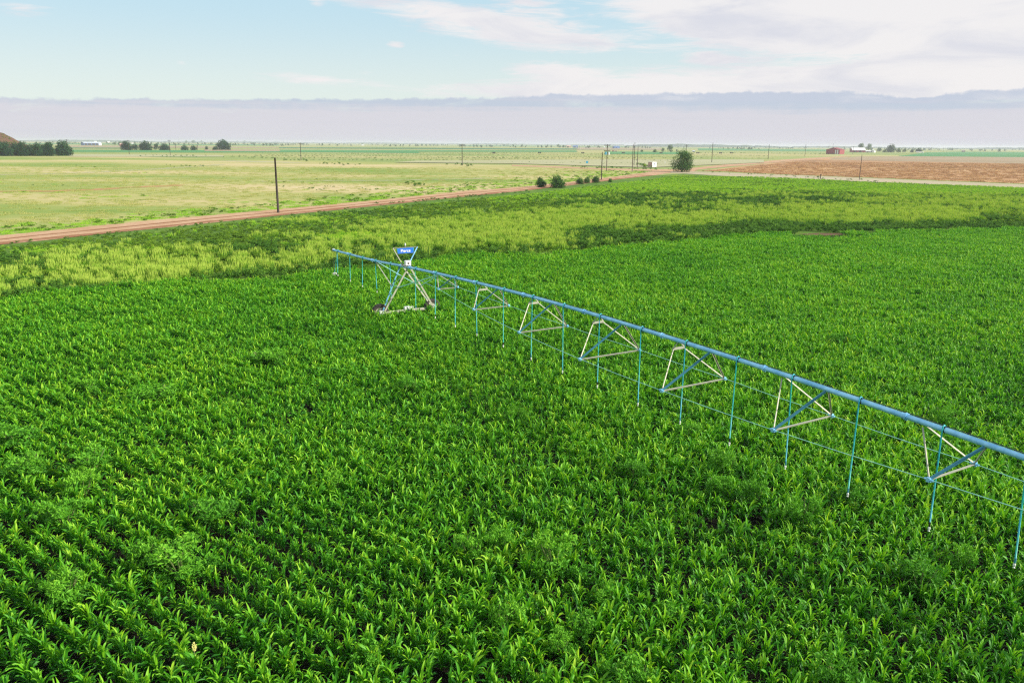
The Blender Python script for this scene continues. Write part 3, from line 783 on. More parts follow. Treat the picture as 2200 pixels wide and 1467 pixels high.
# vegetated terrace lines across the far grassland
rs = random.Random(8); tl = []
for line, h in [([(560, 330.5), (800, 331.5), (1100, 329.5), (1300, 331)], .9), ([(500, 335.5), (760, 336.5), (1100, 333.6), (1500, 333), (1650, 336)], .9), ([(480, 338.5), (800, 339.5), (1100, 338), (1560, 337)], .8),
                ([(520, 341), (900, 342), (1200, 340), (1660, 341.5)], 1.0), ([(640, 344.5), (900, 345.5), (1100, 343), (1480, 344.5)], .7), ([(1480, 329.5), (1640, 330.5), (1800, 332)], 1.6), ([(560, 334), (1100, 331.6)], .6)]:
    for (u0, v0), (u1, v1) in zip(line, line[1:]):
        a = Vector(at(u0, v0)); b = Vector(at(u1, v1)); nn = int((b - a).length / 2.6)
        for i in range(nn):
            if rs.random() < .18: continue
            q = a.lerp(b, (i + rs.random()) / nn); tl.append((q.x, q.y + rs.uniform(-1.5, 1.5), h * rs.uniform(.5, 1.2)))
tl = np.array(tl); k = len(tl); s = tl[:, 2]
scatter('terrace_weeds', np.c_[tl[:, 0], tl[:, 1], np.full(k, .1)], np.c_[np.zeros((k, 2)), RND.uniform(0, 6.28, k)], np.c_[np.full((k, 2), 2.4), s * 1.15], RND.randint(0, 5, k), protos[0],
        'thin dark weedy lines along the terraces of the far grassland', 'weeds')
print('terr', k)
# ------------------------------------------------------------------ the irrigation machine
piv = empty('irrigation_pivot', PL(10.2, 0, 0))
tag(piv, 'long blue galvanised sprinkler pipe on an A-frame tower, carried over the green crop', 'irrigation machine')
INV = Matrix.Translation((-piv.location.x, -piv.location.y, 0))


def fin(mb, name, mat, parent=piv, smooth=False):
    """vertices are given in the field's coordinates; the object sits in the machine's own frame"""
    ox, oy = piv.location.x, piv.location.y
    mb.v = [(a - ox, b - oy, c) for a, b, c in mb.v]
    return mb.build(name, mat, parent, smooth)


m = MB(); ss = list(np.arange(-5.9, 60.01, .7))
m.tube([PL(s, 0, zsm(s)) for s in ss], .088, 14)
pipe = fin(m, 'pipe', M['galv'], smooth=True)
m = MB()
for s in list(np.arange(-2.2, 60, 5.62)) + [9.75, 10.75]:           # flanged joints
    a = Vector(PL(s - .03, 0, zsm(s - .03))); b = Vector(PL(s + .03, 0, zsm(s + .03))); m.tube([a, b], .125, 14)
    m.tube([Vector(PL(s - .16, 0, zsm(s - .16))), Vector(PL(s - .03, 0, zsm(s - .03)))], .098, 14)
fin(m, 'pipe_flanges', M['galv'], pipe)
m = MB(); m.tube([PL(-5.98, 0, zsm(-5.9)), PL(-5.9, 0, zsm(-5.9))], .15, 14); fin(m, 'end_cap', M['galv_beam'], pipe)
m = MB()
m.tube([PL(s, .03, zsm(s) + .115) for s in np.arange(-5.5, 60, .9)], .014, 5); fin(m, 'control_cable', M['dark_plastic'])
# hanging drops with goosenecks
DROPS = [-4.55, -1.45, 1.5, 4.35, 7.3, 11.85, 15.1, 17.95, 20.7, 23.95, 27.0, 29.9, 32.9, 35.9, 38.7, 41.5, 44.1, 46.8, 49.6, 52.0, 55.3, 58.2]
rs = random.Random(4)
for i, s in enumerate(DROPS):
    m = MB(); z = zsm(s); zb = 1.06; o_ = .0
    lean = rs.uniform(-.06, .06); sway = rs.uniform(-.05, .05)
    if i == len(DROPS) - 3: lean, sway = .05, .1
    m.tube([PL(s, .0, z + .06), PL(s, .0, z + .125), PL(s, -.05, z + .155), PL(s, -.115, z + .11), PL(s, -.125, z - .1),
            PL(s + sway * .3, -.125 + lean * .3, z - .9), PL(s + sway, -.125 + lean, zb + .22)], .023, 8)
    d = fin(m, 'drop_hose', M['hose'], smooth=True)
    m = MB(); x = PL(s + sway, -.125 + lean, 0)
    m.tube([(x[0], x[1], zb + .24), (x[0], x[1], zb + .22), (x[0], x[1], zb + .10), (x[0], x[1], zb + .08)], [.024, .03, .03, .024], 8)
    fin(m, 'hose_weight', M['teal_sky_tint'] if i % 3 else M['dark_plastic'], d)
    m = MB(); m.tube([(x[0], x[1], zb + .08), (x[0], x[1], zb + .05), (x[0], x[1], zb + .01), (x[0], x[1], zb - .03)], [.02, .036, .04, .02], 10)
    m.tube([(x[0], x[1], zb - .03), (x[0], x[1], zb - .055)], [.012, .035], 10)
    fin(m, 'nozzle', M['nozzle'], d)
    m = MB(); m.tube([PL(s - .03, 0, z), PL(s + .03, 0, z)], .106, 12); fin(m, 'clamp', M['dark_plastic'], d)
# end hoses with the shut-off nozzle
m = MB(); m.tube([PL(-5.85, 0, 3.05), PL(-5.86, -.03, 2.4), PL(-5.75, -.1, 1.7), PL(-5.6, -.1, 1.2)], .022, 8)
e1 = fin(m, 'end_hose', M['dark_plastic'], smooth=True)
m = MB(); m.tube([PL(-5.3, .04, 3.12), PL(-5.34, 0, 2.3), PL(-5.45, -.06, 1.6), PL(-5.6, -.1, 1.2)], .017, 8); fin(m, 'end_hose', M['hose'], smooth=True)
m = MB(); c = PL(-5.6, -.1, 1.08)
m.tube([(c[0] - .16, c[1], c[2] + .03), (c[0] + .16, c[1], c[2] + .06)], .05, 10); m.tube([(c[0], c[1], c[2] + .14), (c[0], c[1], c[2] - .1)], .04, 10)
m.tube([(c[0] + .13, c[1], c[2] + .06), (c[0] + .17, c[1], c[2] - .06)], .04, 8); m.tube([(c[0] - .13, c[1], c[2]), (c[0] - .16, c[1], c[2] - .08)], .035, 8)
fin(m, 'end_nozzle', M['nozzle'], e1)
# trusses
NODES = [(16.7, .69, 3.30), (22.36, 1.17, 3.04), (27.96, 1.50, 2.88), (33.66, 1.73, 2.83), (39.2, 1.71, 2.85), (44.65, 1.51, 2.91), (50.0, 1.15, 3.06), (55.5, .69, 3.2)]
for s, w, z in NODES:
    fr = empty('truss_frame'); fr.parent = piv
    m = MB(); m.angle(PL(s, -w - .05, z - .03), PL(s, w + .05, z - .03), .07, .012); fin(m, 'cross_bar', M['galv_beam'], fr)
    sa, sb = s - 1.02, s + .82
    if s < 17: sa, sb = s - 1.35, s + .75
    gus = 20 < s < 41; ga, gz = (.30, .34) if gus else (.10, .12)
    if gus:
        m = MB(); q = PL(sa, 0, zsm(sa) - .31); m.box(q, (.64, .03, .11), math.atan2(N2[1], N2[0]))
        for sg in (-1, 1): m.angle(PL(sa, sg * .06, zsm(sa) - .07), PL(sa, sg * .30, zsm(sa) - .27), .04, .008, (D2[0], D2[1], .3))
        fin(m, 'gusset_plate', M['galv_beam'], fr)
    for sg in (-1, 1):
        m = MB(); m.angle(PL(sa, sg * ga, zsm(sa) - gz), PL(s, sg * w, z), .05, .01, (D2[0], D2[1], .3)); fin(m, 'brace', M['galv_beam'], fr)
        m = MB(); m.angle(PL(sb, sg * .08, zsm(sb) - .06), PL(s, sg * w, z), .07 if sg < 0 else .055, .01); fin(m, 'brace', M['teal_sky_tint'] if sg < 0 else M['galv_beam'], fr)
        m = MB(); q = PL(s, sg * w, z); m.box((q[0], q[1], q[2]), (.11, .11, .13), math.atan2(D2[1], D2[0])); m.tube([PL(s - .13, sg * w, z), PL(s + .13, sg * w, z)], .035, 8)
        fin(m, 'rod_coupling', M['galv'], fr)
for sg in (-1, 1):
    for (s0, w0, z0), (s1, w1, z1) in zip(NODES, NODES[1:]):
        m = MB(); m.tube([PL(s0, sg * w0, z0), PL((s0 + s1) / 2, sg * (w0 + w1) / 2, (z0 + z1) / 2 - .02), PL(s1, sg * w1, z1)], .0125, 6); fin(m, 'truss_rod', M['rod'])
    m = MB(); m.tube([PL(12.2, sg * 0.55, 3.42), PL(16.7, sg * .69, 3.30)], .0125, 6); fin(m, 'truss_rod', M['rod'])
    m = MB(); m.tube([PL(55.5, sg * .69, 3.2), PL(60, sg * .3, 3.6)], .0125, 6); fin(m, 'truss_rod', M['rod'])
# tower
tw = empty('tower'); tw.parent = piv
SB = 10.25
for sg in (-1, 1):
    m = MB(); m.angle(PL(9.12, sg * .13, 3.66), PL(SB - .2, sg * 1.88, .78), .105, .012, (D2[0], D2[1], 0)); fin(m, 'leg', M['teal_sky_tint'] if sg < 0 else M['galv_beam'], tw)
    m = MB(); m.angle(PL(10.5, sg * .13, 3.72), PL(SB + .12, sg * 1.88, .78), .115, .012, (D2[0], D2[1], 0)); fin(m, 'leg', M['galv_beam'], tw)
    def leg(k, f): return (9.12 + (SB - .2 - 9.12) * f, .13 + 1.75 * f, 3.66 - 2.88 * f) if k == 0 else (10.5 + (SB + .12 - 10.5) * f, .13 + 1.75 * f, 3.72 - 2.94 * f)
    for f in (.18, .42, .62, .8):
        a = leg(0, f); b = leg(1, f); m = MB(); m.angle(PL(a[0], sg * a[1], a[2]), PL(b[0], sg * b[1], b[2]), .045, .006); fin(m, 'leg_tie', M['rod'], tw)
    a = leg(0, .62); b = leg(1, .42); m = MB(); m.angle(PL(a[0], sg * a[1], a[2]), PL(b[0], sg * b[1], b[2]), .04, .006); fin(m, 'leg_tie', M['rod'], tw)
    a = leg(1, .18); b = leg(0, .42); m = MB(); m.angle(PL(a[0], sg * a[1], a[2]), PL(b[0], sg * b[1], b[2]), .04, .006); fin(m, 'leg_tie', M['rod'], tw)
    # sloping struts to the pipe on both sides of the tower
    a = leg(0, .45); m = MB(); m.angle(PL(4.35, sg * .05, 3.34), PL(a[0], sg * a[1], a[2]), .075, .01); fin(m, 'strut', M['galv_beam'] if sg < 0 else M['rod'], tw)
    a = leg(1, .45); m = MB(); m.angle(PL(15.3, sg * .08, 3.93), PL(a[0], sg * a[1], a[2]), .075, .01); fin(m, 'strut', M['rod'], tw)
m = MB(); m.box(PL(SB, 0, .66), (3.9, .16, .13), math.atan2(N2[1], N2[0])); bm_ = fin(m, 'base_beam', M['galv_beam'], tw)
m = MB(); q = PL(SB, -.1, .84); m.box(q, (.42, .26, .22), math.atan2(N2[1], N2[0])); m.tube([PL(SB, .12, .84), PL(SB, .36, .84)], .10, 12); fin(m, 'drive_motor', M['white_box'], tw)
m = MB(); m.tube([PL(SB + .02, -1.7, .73), PL(SB + .02, 1.7, .73)], .03, 8); fin(m, 'drive_shaft', M['galv_beam'], tw)
for sg in (-1, 1):
    wh = empty('wheel'); wh.parent = piv
    c = np.array(PL(SB - .36, sg * 2.02, .62)); ax = np.array([D2[0], D2[1], 0]); tn = np.array([N2[0], N2[1], 0])
    m = MB(); nseg = 40; prof = [(.40, -.11), (.50, -.15), (.58, -.145), (.625, -.10), (.63, 0), (.625, .10), (.58, .145), (.50, .15), (.40, .11)]
    vs = []; k9 = len(prof)
    for i in range(nseg):
        a = 2 * math.pi * i / nseg
        for r, o_ in prof:
            rr = r + (.03 if (i % 2 and r > .6) else 0)
            vs.append(tuple(c + tn * math.cos(a) * rr + np.array([0, 0, 1]) * math.sin(a) * rr + ax * o_))
    m.add(vs, [(i * k9 + j, i * k9 + j + 1, ((i + 1) % nseg) * k9 + j + 1, ((i + 1) % nseg) * k9 + j) for i in range(nseg) for j in range(k9 - 1)])
    fin(m, 'tyre', M['tyre'], wh)
    m = MB(); m.tube([tuple(c - ax * .10), tuple(c - ax * .02), tuple(c + ax * .02), tuple(c + ax * .10)], [.41, .30, .30, .41], 24, caps=False)
    m.tube([tuple(c - ax * .03), tuple(c + ax * .03)], .31, 24); m.tube([tuple(c - ax * .06), tuple(c + ax * .36)], .09, 12); fin(m, 'rim', M['galv_beam'], wh)
    m = MB(); q = PL(SB, sg * 2.02, .66); m.box(q, (.34, .24, .34), math.atan2(N2[1], N2[0])); fin(m, 'gearbox', M['white_box'], wh)
# V-shaped sign frame over the tower
SS = 9.95; zt = 5.13
sf = empty('sign_frame'); sf.parent = piv
for sg in (-1, 1):
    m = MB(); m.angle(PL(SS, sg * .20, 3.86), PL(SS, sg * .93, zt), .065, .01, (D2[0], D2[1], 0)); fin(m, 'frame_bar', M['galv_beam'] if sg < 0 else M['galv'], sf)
m = MB(); m.angle(PL(SS, -.95, zt), PL(SS, .95, zt), .055, .01); fin(m, 'frame_bar', M['galv_beam'], sf)
m = MB(); m.angle(PL(SS, -.70, zt - .41), PL(SS, .70, zt - .41), .05, .01); fin(m, 'frame_bar', M['galv_beam'], sf)
rz = math.atan2(N2[1], N2[0])
m = MB(); m.box(PL(SS + .03, 0, zt - .215), (1.20, .015, .375), rz); sb_ = fin(m, 'sign_board', M['sign_blue'], sf)
m = MB(); m.add([PL(SS + .03, -.60, zt - .03), PL(SS + .03, -.66, zt - .03), PL(SS + .03, -.60, zt - .40)], [(0, 1, 2)])
m.add([PL(SS + .03, .60, zt - .03), PL(SS + .03, .67, zt - .03), PL(SS + .03, .60, zt - .40)], [(0, 2, 1)]); fin(m, 'sign_edge', M['sign_green'], sb_)
cu = bpy.data.curves.new('lettering', 'FONT'); cu.body = 'Pierce'; cu.size = .30; cu.align_x = 'CENTER'; cu.align_y = 'CENTER'; cu.offset = .004; cu.extrude = .004
tmp = bpy.data.objects.new('tmp', cu); me = bpy.data.meshes.new_from_object(tmp); bpy.data.objects.remove(tmp)
me.materials.clear(); me.materials.append(M['white_paint'])
le = bpy.data.objects.new('lettering', me); COL.objects.link(le); le.parent = sb_
q = PL(SS + .045, 0, zt - .225); le.location = (q[0] - piv.location.x, q[1] - piv.location.y, q[2]); le.rotation_euler = (R(90), 0, rz)
m = MB(); q = PL(SS, 0, 0); m.tube([(q[0], q[1], zt), (q[0], q[1], zt + .13)], .012, 8); bc = fin(m, 'beacon_post', M['galv_beam'], sf)
m = MB(); m.tube([(q[0], q[1], zt + .12), (q[0], q[1], zt + .14), (q[0], q[1], zt + .27), (q[0], q[1], zt + .31)], [.035, .055, .055, .03], 12); fin(m, 'beacon', M['nozzle'], bc)
# control box on the pipe
m = MB(); q = PL(10.3, 0, 4.08); m.box(q, (.42, .30, .34), rz); bx = fin(m, 'control_box', M['white_box'], tw)
bv = bx.modifiers.new('bevel', 'BEVEL'); bv.width = .025; bv.segments = 2
m = MB(); m.box(PL(10.46, 0, 4.07), (.12, .012, .12), rz); fin(m, 'box_label', M['sign_edge'] if 'sign_edge' in M else M['pole_red'], bx)
m = MB(); m.box(PL(10.0, 0, 3.86), (.5, .7, .06), rz); fin(m, 'mounting_plate', M['galv_beam'], tw)


# ------------------------------------------------------------------ utility poles
def pole(base, top_v, label, kind='cross', mat='pole', group='utility poles', r=.24, lean=0., arm=3.1, arm_rz=0.0):
    x, y, _ = at(*base)
    hs = np.arange(1, 25, .05); vv = proj(np.c_[np.full(len(hs), x), np.full(len(hs), y), hs])[1]
    h = float(hs[np.argmin(np.abs(vv - top_v))])
    t_ = empty('utility_pole', (x, y, 0), arm_rz); t_.rotation_euler = (0, R(lean), arm_rz)
    tag(t_, label, 'utility pole', group)
    m = MB(); m.tube([(0, 0, -.3), (0, 0, h * .5), (0, 0, h)], [r, r * .85, r * .68], 10); m.build('pole', M[mat], t_, True)
    if kind in ('cross', 'double'):
        for zz in ([h - .5] if kind == 'cross' else [h - .5, h - 3.0]):
            m = MB(); m.box((0, r, zz), (arm, .2, .24))
            for sx in (-1, 1): m.tube([(sx * arm * .3, r, zz), (0, r * .8, zz - .6)], .025, 5)
            ca = m.build('crossarm', M[mat], t_)
            for k in (-.45, -.2, .3, .45):
                m = MB(); m.tube([(k * arm, r, zz + .08), (k * arm, r, zz + .16), (k * arm, r, zz + .28)], [.03, .07, .04], 8); m.build('insulator', M['insul'], ca)
    if kind == 'cap':
        m = MB(); m.tube([(0, 0, h), (0, 0, h + .12), (0, 0, h + .3)], [.04, .09, .05], 8); m.build('insulator', M['insul'], t_)
    return t_, h


pole((598, 458), 339, 'tall dark bare pole without crossarm, nearest of all, beside the red dirt road', 'none', r=.21, lean=.0)
pole((147, 334), 300, 'faint crossarm pole just right of the dark cedar hedge', group='crossarm poles beyond the pasture')
pole((278, 332), 301, 'crossarm pole in front of the leftmost bluish tree clump', group='crossarm poles beyond the pasture')
pole((366, 334), 301, 'crossarm pole among the low trees left of the big dark tree', group='crossarm poles beyond the pasture')
pole((647, 345), 307, 'lone crossarm pole in the left pasture, with a dark weed patch at its foot', group='crossarm poles beyond the pasture')
pole((993, 356), 310, 'lone crossarm pole near the middle of the horizon, farthest from other poles', group='crossarm poles beyond the pasture')
pole((1292, 387), 328, 'short bare pole beside the small roadside bushes, left of the transformer pole', 'cap', lean=0, r=.19)
tp, th = pole((1303, 368), 310, 'leaning crossarm pole carrying a blue and a white transformer can', 'double', 'pole_red', r=.2, lean=0)
for dx_, mk in ((-.55, 'trans_blue'), (.55, 'trans_grey')):
    m = MB(); m.tube([(dx_ * 1.3, -.1, th - 4.9), (dx_ * 1.3, -.1, th - 4.8), (dx_ * 1.3, -.1, th - 3.75), (dx_ * 1.3, -.1, th - 3.6)], [.4, .46, .46, .3], 14)
    t_ = m.build('transformer', M[mk], tp); m = MB(); m.tube([(dx_ * 1.3, -.1, th - 3.6), (dx_ * 1.3, -.1, th - 3.3)], .07, 8); m.build('bushing', M['insul'], t_)
pole((1358, 370), 311, 'leftmost and nearest of the three poles at the road junction', 'cap', 'pole_red', 'poles at the road junction', .19)
pole((1362, 357), 306, 'tallest pole of the three at the road junction, right behind the nearest one', 'none', 'pole_red', 'poles at the road junction', .2)
pole((1369, 361), 314, 'rightmost and shortest of the three poles at the road junction', 'none', 'pole_red', 'poles at the road junction', .2)
pole((1473, 347), 311, 'crossarm pole rising behind the round roadside tree')
pole((1529, 350), 307, 'bare pole right of the round tree, first along the road to the red barn', 'cap', group='poles along the road to the barn')
pole((1650, 343), 311, 'bare pole halfway between the round tree and the red barn', 'cap', group='poles along the road to the barn')
pole((1729, 337), 310, 'bare pole next before the red barn', 'cap', group='poles along the road to the barn')
pole((1788, 331), 308, 'pole standing in front of the left end of the red barn', 'cap', group='poles along the road to the barn')
pole((1832, 332), 315, 'small distant pole at the left end of the white-roofed barn', 'cap', group='poles along the road to the barn')
pole((1846, 387), 334, 'slim brown pole at the near edge of the brown stubble field', 'cap', 'pole_red', r=.13)
for k, (u, v) in enumerate([(1899, 326), (1942, 327), (1961, 327), (1988, 327), (1999, 327), (2008, 327), (2016, 327), (2026, 327.5), (2034, 328)]):
    pole((u, v), v - (11 if k not in (3,) else 14), 'tiny faint pole in the distant row above the far green field', 'cap', 'pole_red', 'distant poles in a row right of the barns', .16)
# stub post at the field corner
x, y, _ = at(1762, 385); p_ = empty('fence_post', (x, y, 0)); tag(p_, 'short thick wooden post at the edge of the pale side road', 'post')
m = MB(); m.tube([(0, 0, -.2), (.03, 0, .9), (.05, 0, 1.6)], [.16, .15, .13], 8); m.build('post', M['pole'], p_)
m = MB(); m.box((.12, 0, 1.62), (.55, .25, .35), .4); m.build('meter_box', M['pole'], p_)


# ------------------------------------------------------------------ trees and bushes
def crown_mesh(seed, w, h, n, leaf_s, mat, blobs=14, z0=.15, round_=1., tops=None, base_t=.25):
    """leaves on many overlapping lumps; gaps stay open between them"""
    rs = np.random.RandomState(seed); C = []; Rr = []
    for i in range(blobs):
        a = rs.uniform(0, 6.28); r = math.sqrt(rs.rand()) * .36 * w; zz = rs.uniform(z0 + .12, .88)
        r *= math.sin(math.pi * min(1, max(.12, zz)) ** .75) * .85 + .22
        C.append((r * math.cos(a), r * math.sin(a), zz * h)); Rr.append(rs.uniform(.11, .21) * min(w, h) * 1.05)
    C.append((0, 0, h * .55)); Rr.append(.26 * min(w, h))
    if tops:
        for q in tops: C.append(q[:3]); Rr.append(q[3])
    C = np.array(C); Rr = np.array(Rr); pw = Rr ** 2 / (Rr ** 2).sum(); k = rs.choice(len(C), n, p=pw)
    d = rs.normal(size=(n, 3)); d /= np.linalg.norm(d, axis=1)[:, None]
    p = C[k] + d * (Rr[k] * rs.uniform(.5, 1.12, n))[:, None]; p[:, 2] = np.maximum(p[:, 2], z0 * h * rs.uniform(.5, 1.2, n))
    a = rs.normal(size=(n, 3)); a /= np.linalg.norm(a, axis=1)[:, None]
    b = np.cross(a, d + rs.normal(size=(n, 3)) * .5); b /= np.linalg.norm(b, axis=1)[:, None] + 1e-9
    L = leaf_s * rs.uniform(.5, 1.25, n)[:, None] / 2; V = np.stack([p - a * L, p - b * L * .6, p + a * L, p + b * L * .6], 1).reshape(-1, 3)
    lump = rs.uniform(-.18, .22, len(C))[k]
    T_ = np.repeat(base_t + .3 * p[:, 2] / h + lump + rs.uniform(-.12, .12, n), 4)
    return np_mesh('crown', V, np.arange(n * 4).reshape(n, 4), mat, T_)


def tree(name, px, v_top, w_px, label, group=None, mat='tree_leaf', n=2200, seed=1, z0=.15, leaf_f=.05, trunks=1, cat='tree', blobs=14, tops=None, bt=.25):
    x, y, _ = at(*px); dist = math.hypot(x, y)
    hs = np.arange(.5, 30, .05); vv = proj(np.c_[np.full(len(hs), x), np.full(len(hs), y), hs])[1]
    h = float(hs[np.argmin(np.abs(vv - v_top))]); w = w_px * dist / F_PX * .95
    t_ = empty(name, (x, y, 0)); tag(t_, label, cat, group)
    ls = max(leaf_f * max(w, h), .07)
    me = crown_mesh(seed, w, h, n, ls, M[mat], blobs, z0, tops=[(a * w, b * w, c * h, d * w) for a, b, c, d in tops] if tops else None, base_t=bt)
    o = bpy.data.objects.new('crown', me); COL.objects.link(o); o.parent = t_
    m = MB(); rs = random.Random(seed); r = max(.05, h * .022)
    for k in range(trunks):
        a = rs.uniform(0, 6.28); l_ = .12 * w * (trunks > 1)
        m.tube([(0.15 * math.cos(a) * (trunks > 1), .15 * math.sin(a) * (trunks > 1), -.1), (l_ * math.cos(a), l_ * math.sin(a), h * .3), (l_ * 2 * math.cos(a), l_ * 2 * math.sin(a), h * .6)], [r, r * .7, r * .35], 7)
        for q in range(3):
            a2 = a + rs.uniform(-1.3, 1.3); m.tube([(l_ * math.cos(a), l_ * math.sin(a), h * .3), (l_ * math.cos(a) + .25 * w * math.cos(a2), l_ * math.sin(a) + .25 * w * math.sin(a2), h * rs.uniform(.5, .7))], [r * .5, r * .2], 5)
    m.build('trunk', M['bark'], t_)
    return t_


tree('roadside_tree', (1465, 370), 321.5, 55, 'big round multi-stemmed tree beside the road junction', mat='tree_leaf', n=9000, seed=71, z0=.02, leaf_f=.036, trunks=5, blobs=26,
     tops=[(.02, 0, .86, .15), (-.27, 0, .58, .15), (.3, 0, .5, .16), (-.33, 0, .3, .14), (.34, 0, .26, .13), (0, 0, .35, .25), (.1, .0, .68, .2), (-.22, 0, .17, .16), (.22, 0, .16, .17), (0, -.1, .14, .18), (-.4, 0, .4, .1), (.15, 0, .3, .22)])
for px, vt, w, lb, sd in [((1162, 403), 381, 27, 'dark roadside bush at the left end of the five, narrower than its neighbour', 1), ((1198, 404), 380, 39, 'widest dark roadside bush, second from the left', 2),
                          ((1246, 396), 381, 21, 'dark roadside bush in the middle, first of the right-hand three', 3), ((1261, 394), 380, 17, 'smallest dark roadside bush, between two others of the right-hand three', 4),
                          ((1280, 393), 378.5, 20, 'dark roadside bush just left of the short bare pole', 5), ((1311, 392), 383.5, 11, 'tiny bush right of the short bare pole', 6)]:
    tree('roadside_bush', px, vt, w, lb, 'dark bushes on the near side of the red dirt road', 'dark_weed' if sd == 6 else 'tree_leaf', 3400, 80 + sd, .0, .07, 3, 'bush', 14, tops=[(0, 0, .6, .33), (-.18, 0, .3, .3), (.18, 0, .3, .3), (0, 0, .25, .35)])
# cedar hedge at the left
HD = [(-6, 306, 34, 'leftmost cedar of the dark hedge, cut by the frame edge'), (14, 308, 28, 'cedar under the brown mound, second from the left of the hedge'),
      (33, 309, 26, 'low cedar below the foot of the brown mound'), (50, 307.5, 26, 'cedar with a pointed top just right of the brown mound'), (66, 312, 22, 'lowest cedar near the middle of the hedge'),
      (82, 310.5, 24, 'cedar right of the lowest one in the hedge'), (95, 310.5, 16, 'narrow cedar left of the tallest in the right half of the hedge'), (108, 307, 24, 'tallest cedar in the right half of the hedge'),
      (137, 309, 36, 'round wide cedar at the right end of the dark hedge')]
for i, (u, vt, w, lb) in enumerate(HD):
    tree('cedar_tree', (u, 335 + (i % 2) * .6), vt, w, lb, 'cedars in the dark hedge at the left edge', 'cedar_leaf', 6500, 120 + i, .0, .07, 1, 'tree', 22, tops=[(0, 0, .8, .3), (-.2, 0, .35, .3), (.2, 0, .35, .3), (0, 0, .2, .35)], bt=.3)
# brown mound behind the hedge
mx, my, _ = at(-30, 331); nn = 26
m = MB(); rs = random.Random(5)
for j in range(nn + 1):
    for i in range(nn + 1):
        a = (i / nn - .5) * 2; b = (j / nn - .5) * 2; h = max(0, 1 - math.hypot(a, b)) ** .9 * 19.5 * (1 + rs.uniform(-.04, .04))
        m.v.append((mx + a * 30, my + 24 + b * 30, h))
m.f = [(j * (nn + 1) + i, j * (nn + 1) + i + 1, (j + 1) * (nn + 1) + i + 1, (j + 1) * (nn + 1) + i) for j in range(nn) for i in range(nn)]
tag(m.build('mound', M['mound'], smooth=True), kind='structure')
k = 60; P_ = []
for _ in range(k):
    a, b = rs.uniform(-.1, .75), rs.uniform(-.9, -.05); h = max(0, 1 - math.hypot(a, b)) ** .9 * 19.5
    if abs(b) < .35 or rs.random() < .25: P_.append((mx + a * 30, my + 24 + b * 30, h - .15))
P_ = np.array(P_); k = len(P_); s = RND.uniform(1.2, 2.6, k)
scatter('mound_weeds', P_, np.zeros((k, 3)), np.c_[s, s, s], RND.randint(0, 4, k), protos[3], 'light green weeds along the ridge of the brown mound', 'weeds')
# middle-distance trees on the left
LT = [(272, 323, 305, 24, 'bluish tree clump behind the second crossarm pole'), (290, 323, 311, 16, 'low bushy tree right of the bluish clump'), (313, 323, 307, 27, 'round bluish tree below the small white roof'), (336, 322, 309, 13, 'small tree between the round bluish tree and the next pole'),
      (354, 323, 313, 22, 'low wide bush just left of the third crossarm pole'), (397, 323, 314, 17, 'low tree between bare branches, right of the third crossarm pole'), (416, 323, 314, 15, 'low tree nearest the leafless trees'),
      (444, 322, 314, 8, 'small round tree alone between the low row and the big dark tree'), (461, 323, 316, 10, 'tiny bush touching the left foot of the big dark tree'), (480, 322.5, 304.5, 32, 'large dark bluish tree at the right end of the left tree row')]
for i, (u, v, vt, w, lb) in enumerate(LT):
    tree('field_tree', (u, v), vt, w, lb, 'trees of the far farm row on the left', 'cedar_leaf', 1500 if w < 20 else 2600, 150 + i, .02, .085, 1, 'tree', 12, tops=[(0, 0, .7, .3), (-.2, 0, .35, .3), (.2, 0, .35, .3)])
for i, (u, lb) in enumerate([(378, 'bare leafless tree left of the two low trees'), (424, 'bare leafless tree right of the two low trees')]):
    x, y, _ = at(u, 323); t_ = empty('bare_tree', (x, y, 0)); tag(t_, lb, 'tree', 'leafless trees of the left row'); m = MB(); rs = random.Random(i)
    m.tube([(0, 0, 0), (.2, 0, 4), (.4, 0, 7)], [.3, .22, .12], 6); m.build('trunk', M['pole_red'], t_); m = MB()
    for q in range(14):
        a = rs.uniform(0, 6.28); z0 = rs.uniform(2, 6.5); L = rs.uniform(2, 5); m.tube([(.2, 0, z0), (.2 + L * .5 * math.cos(a), L * .5 * math.sin(a), z0 + L * .45), (.2 + L * .8 * math.cos(a + .4), L * .8 * math.sin(a + .4), z0 + L * .95)], [.12, .08, .03], 5)
    m.build('branches', M['pole_red'], t_)
FT = [(247, 312.5, 305, 6, 'tiny far tree left of the small farm houses on the left'), (258, 313, 304.5, 12, 'far tree beside the reddish house on the left'), (400, 307.5, 303.5, 9, 'far faint tree above the low row, left one'), (416, 307.5, 303.5, 12, 'far faint tree above the low row, wide one'),
      (433, 307, 302.5, 7, 'far faint round tree above the small round tree'), (511, 307, 303.5, 7, 'far small tree just right of the large dark one'), (526, 306.5, 302, 7, 'far small tree, second right of the large dark one'),
      (1199, 317, 309.5, 8, 'lone umbrella-shaped tree at the left of the middle far farm'), (1210, 317.5, 313, 9, 'low round tree next to the middle far farmhouse'), (1266, 318.5, 313, 8, 'lone round tree between the farm and the blue building'),
      (1379, 327, 322.5, 9, 'dark low bush right of the three junction poles'), (1407, 328, 323, 14, 'wide low bush left of the teal tree cluster'), (1424, 327, 317.5, 10, 'light green tree at the left of the teal tree cluster'), (1440, 327, 311.5, 19, 'tall pointed teal tree in the far middle cluster'),
      (1454, 325, 321.5, 6, 'tiny bush at the right of the teal tree cluster')]
for i, (u, v, vt, w, lb) in enumerate(FT):
    tree('far_tree', (u, v), vt, w, lb, 'small far trees near the horizon', 'tree_leaf', 420, 180 + i, .25 if i == 7 else .05, .12, 1, 'tree', 8, tops=[(0, 0, .75, .25), (0, 0, .4, .35)])
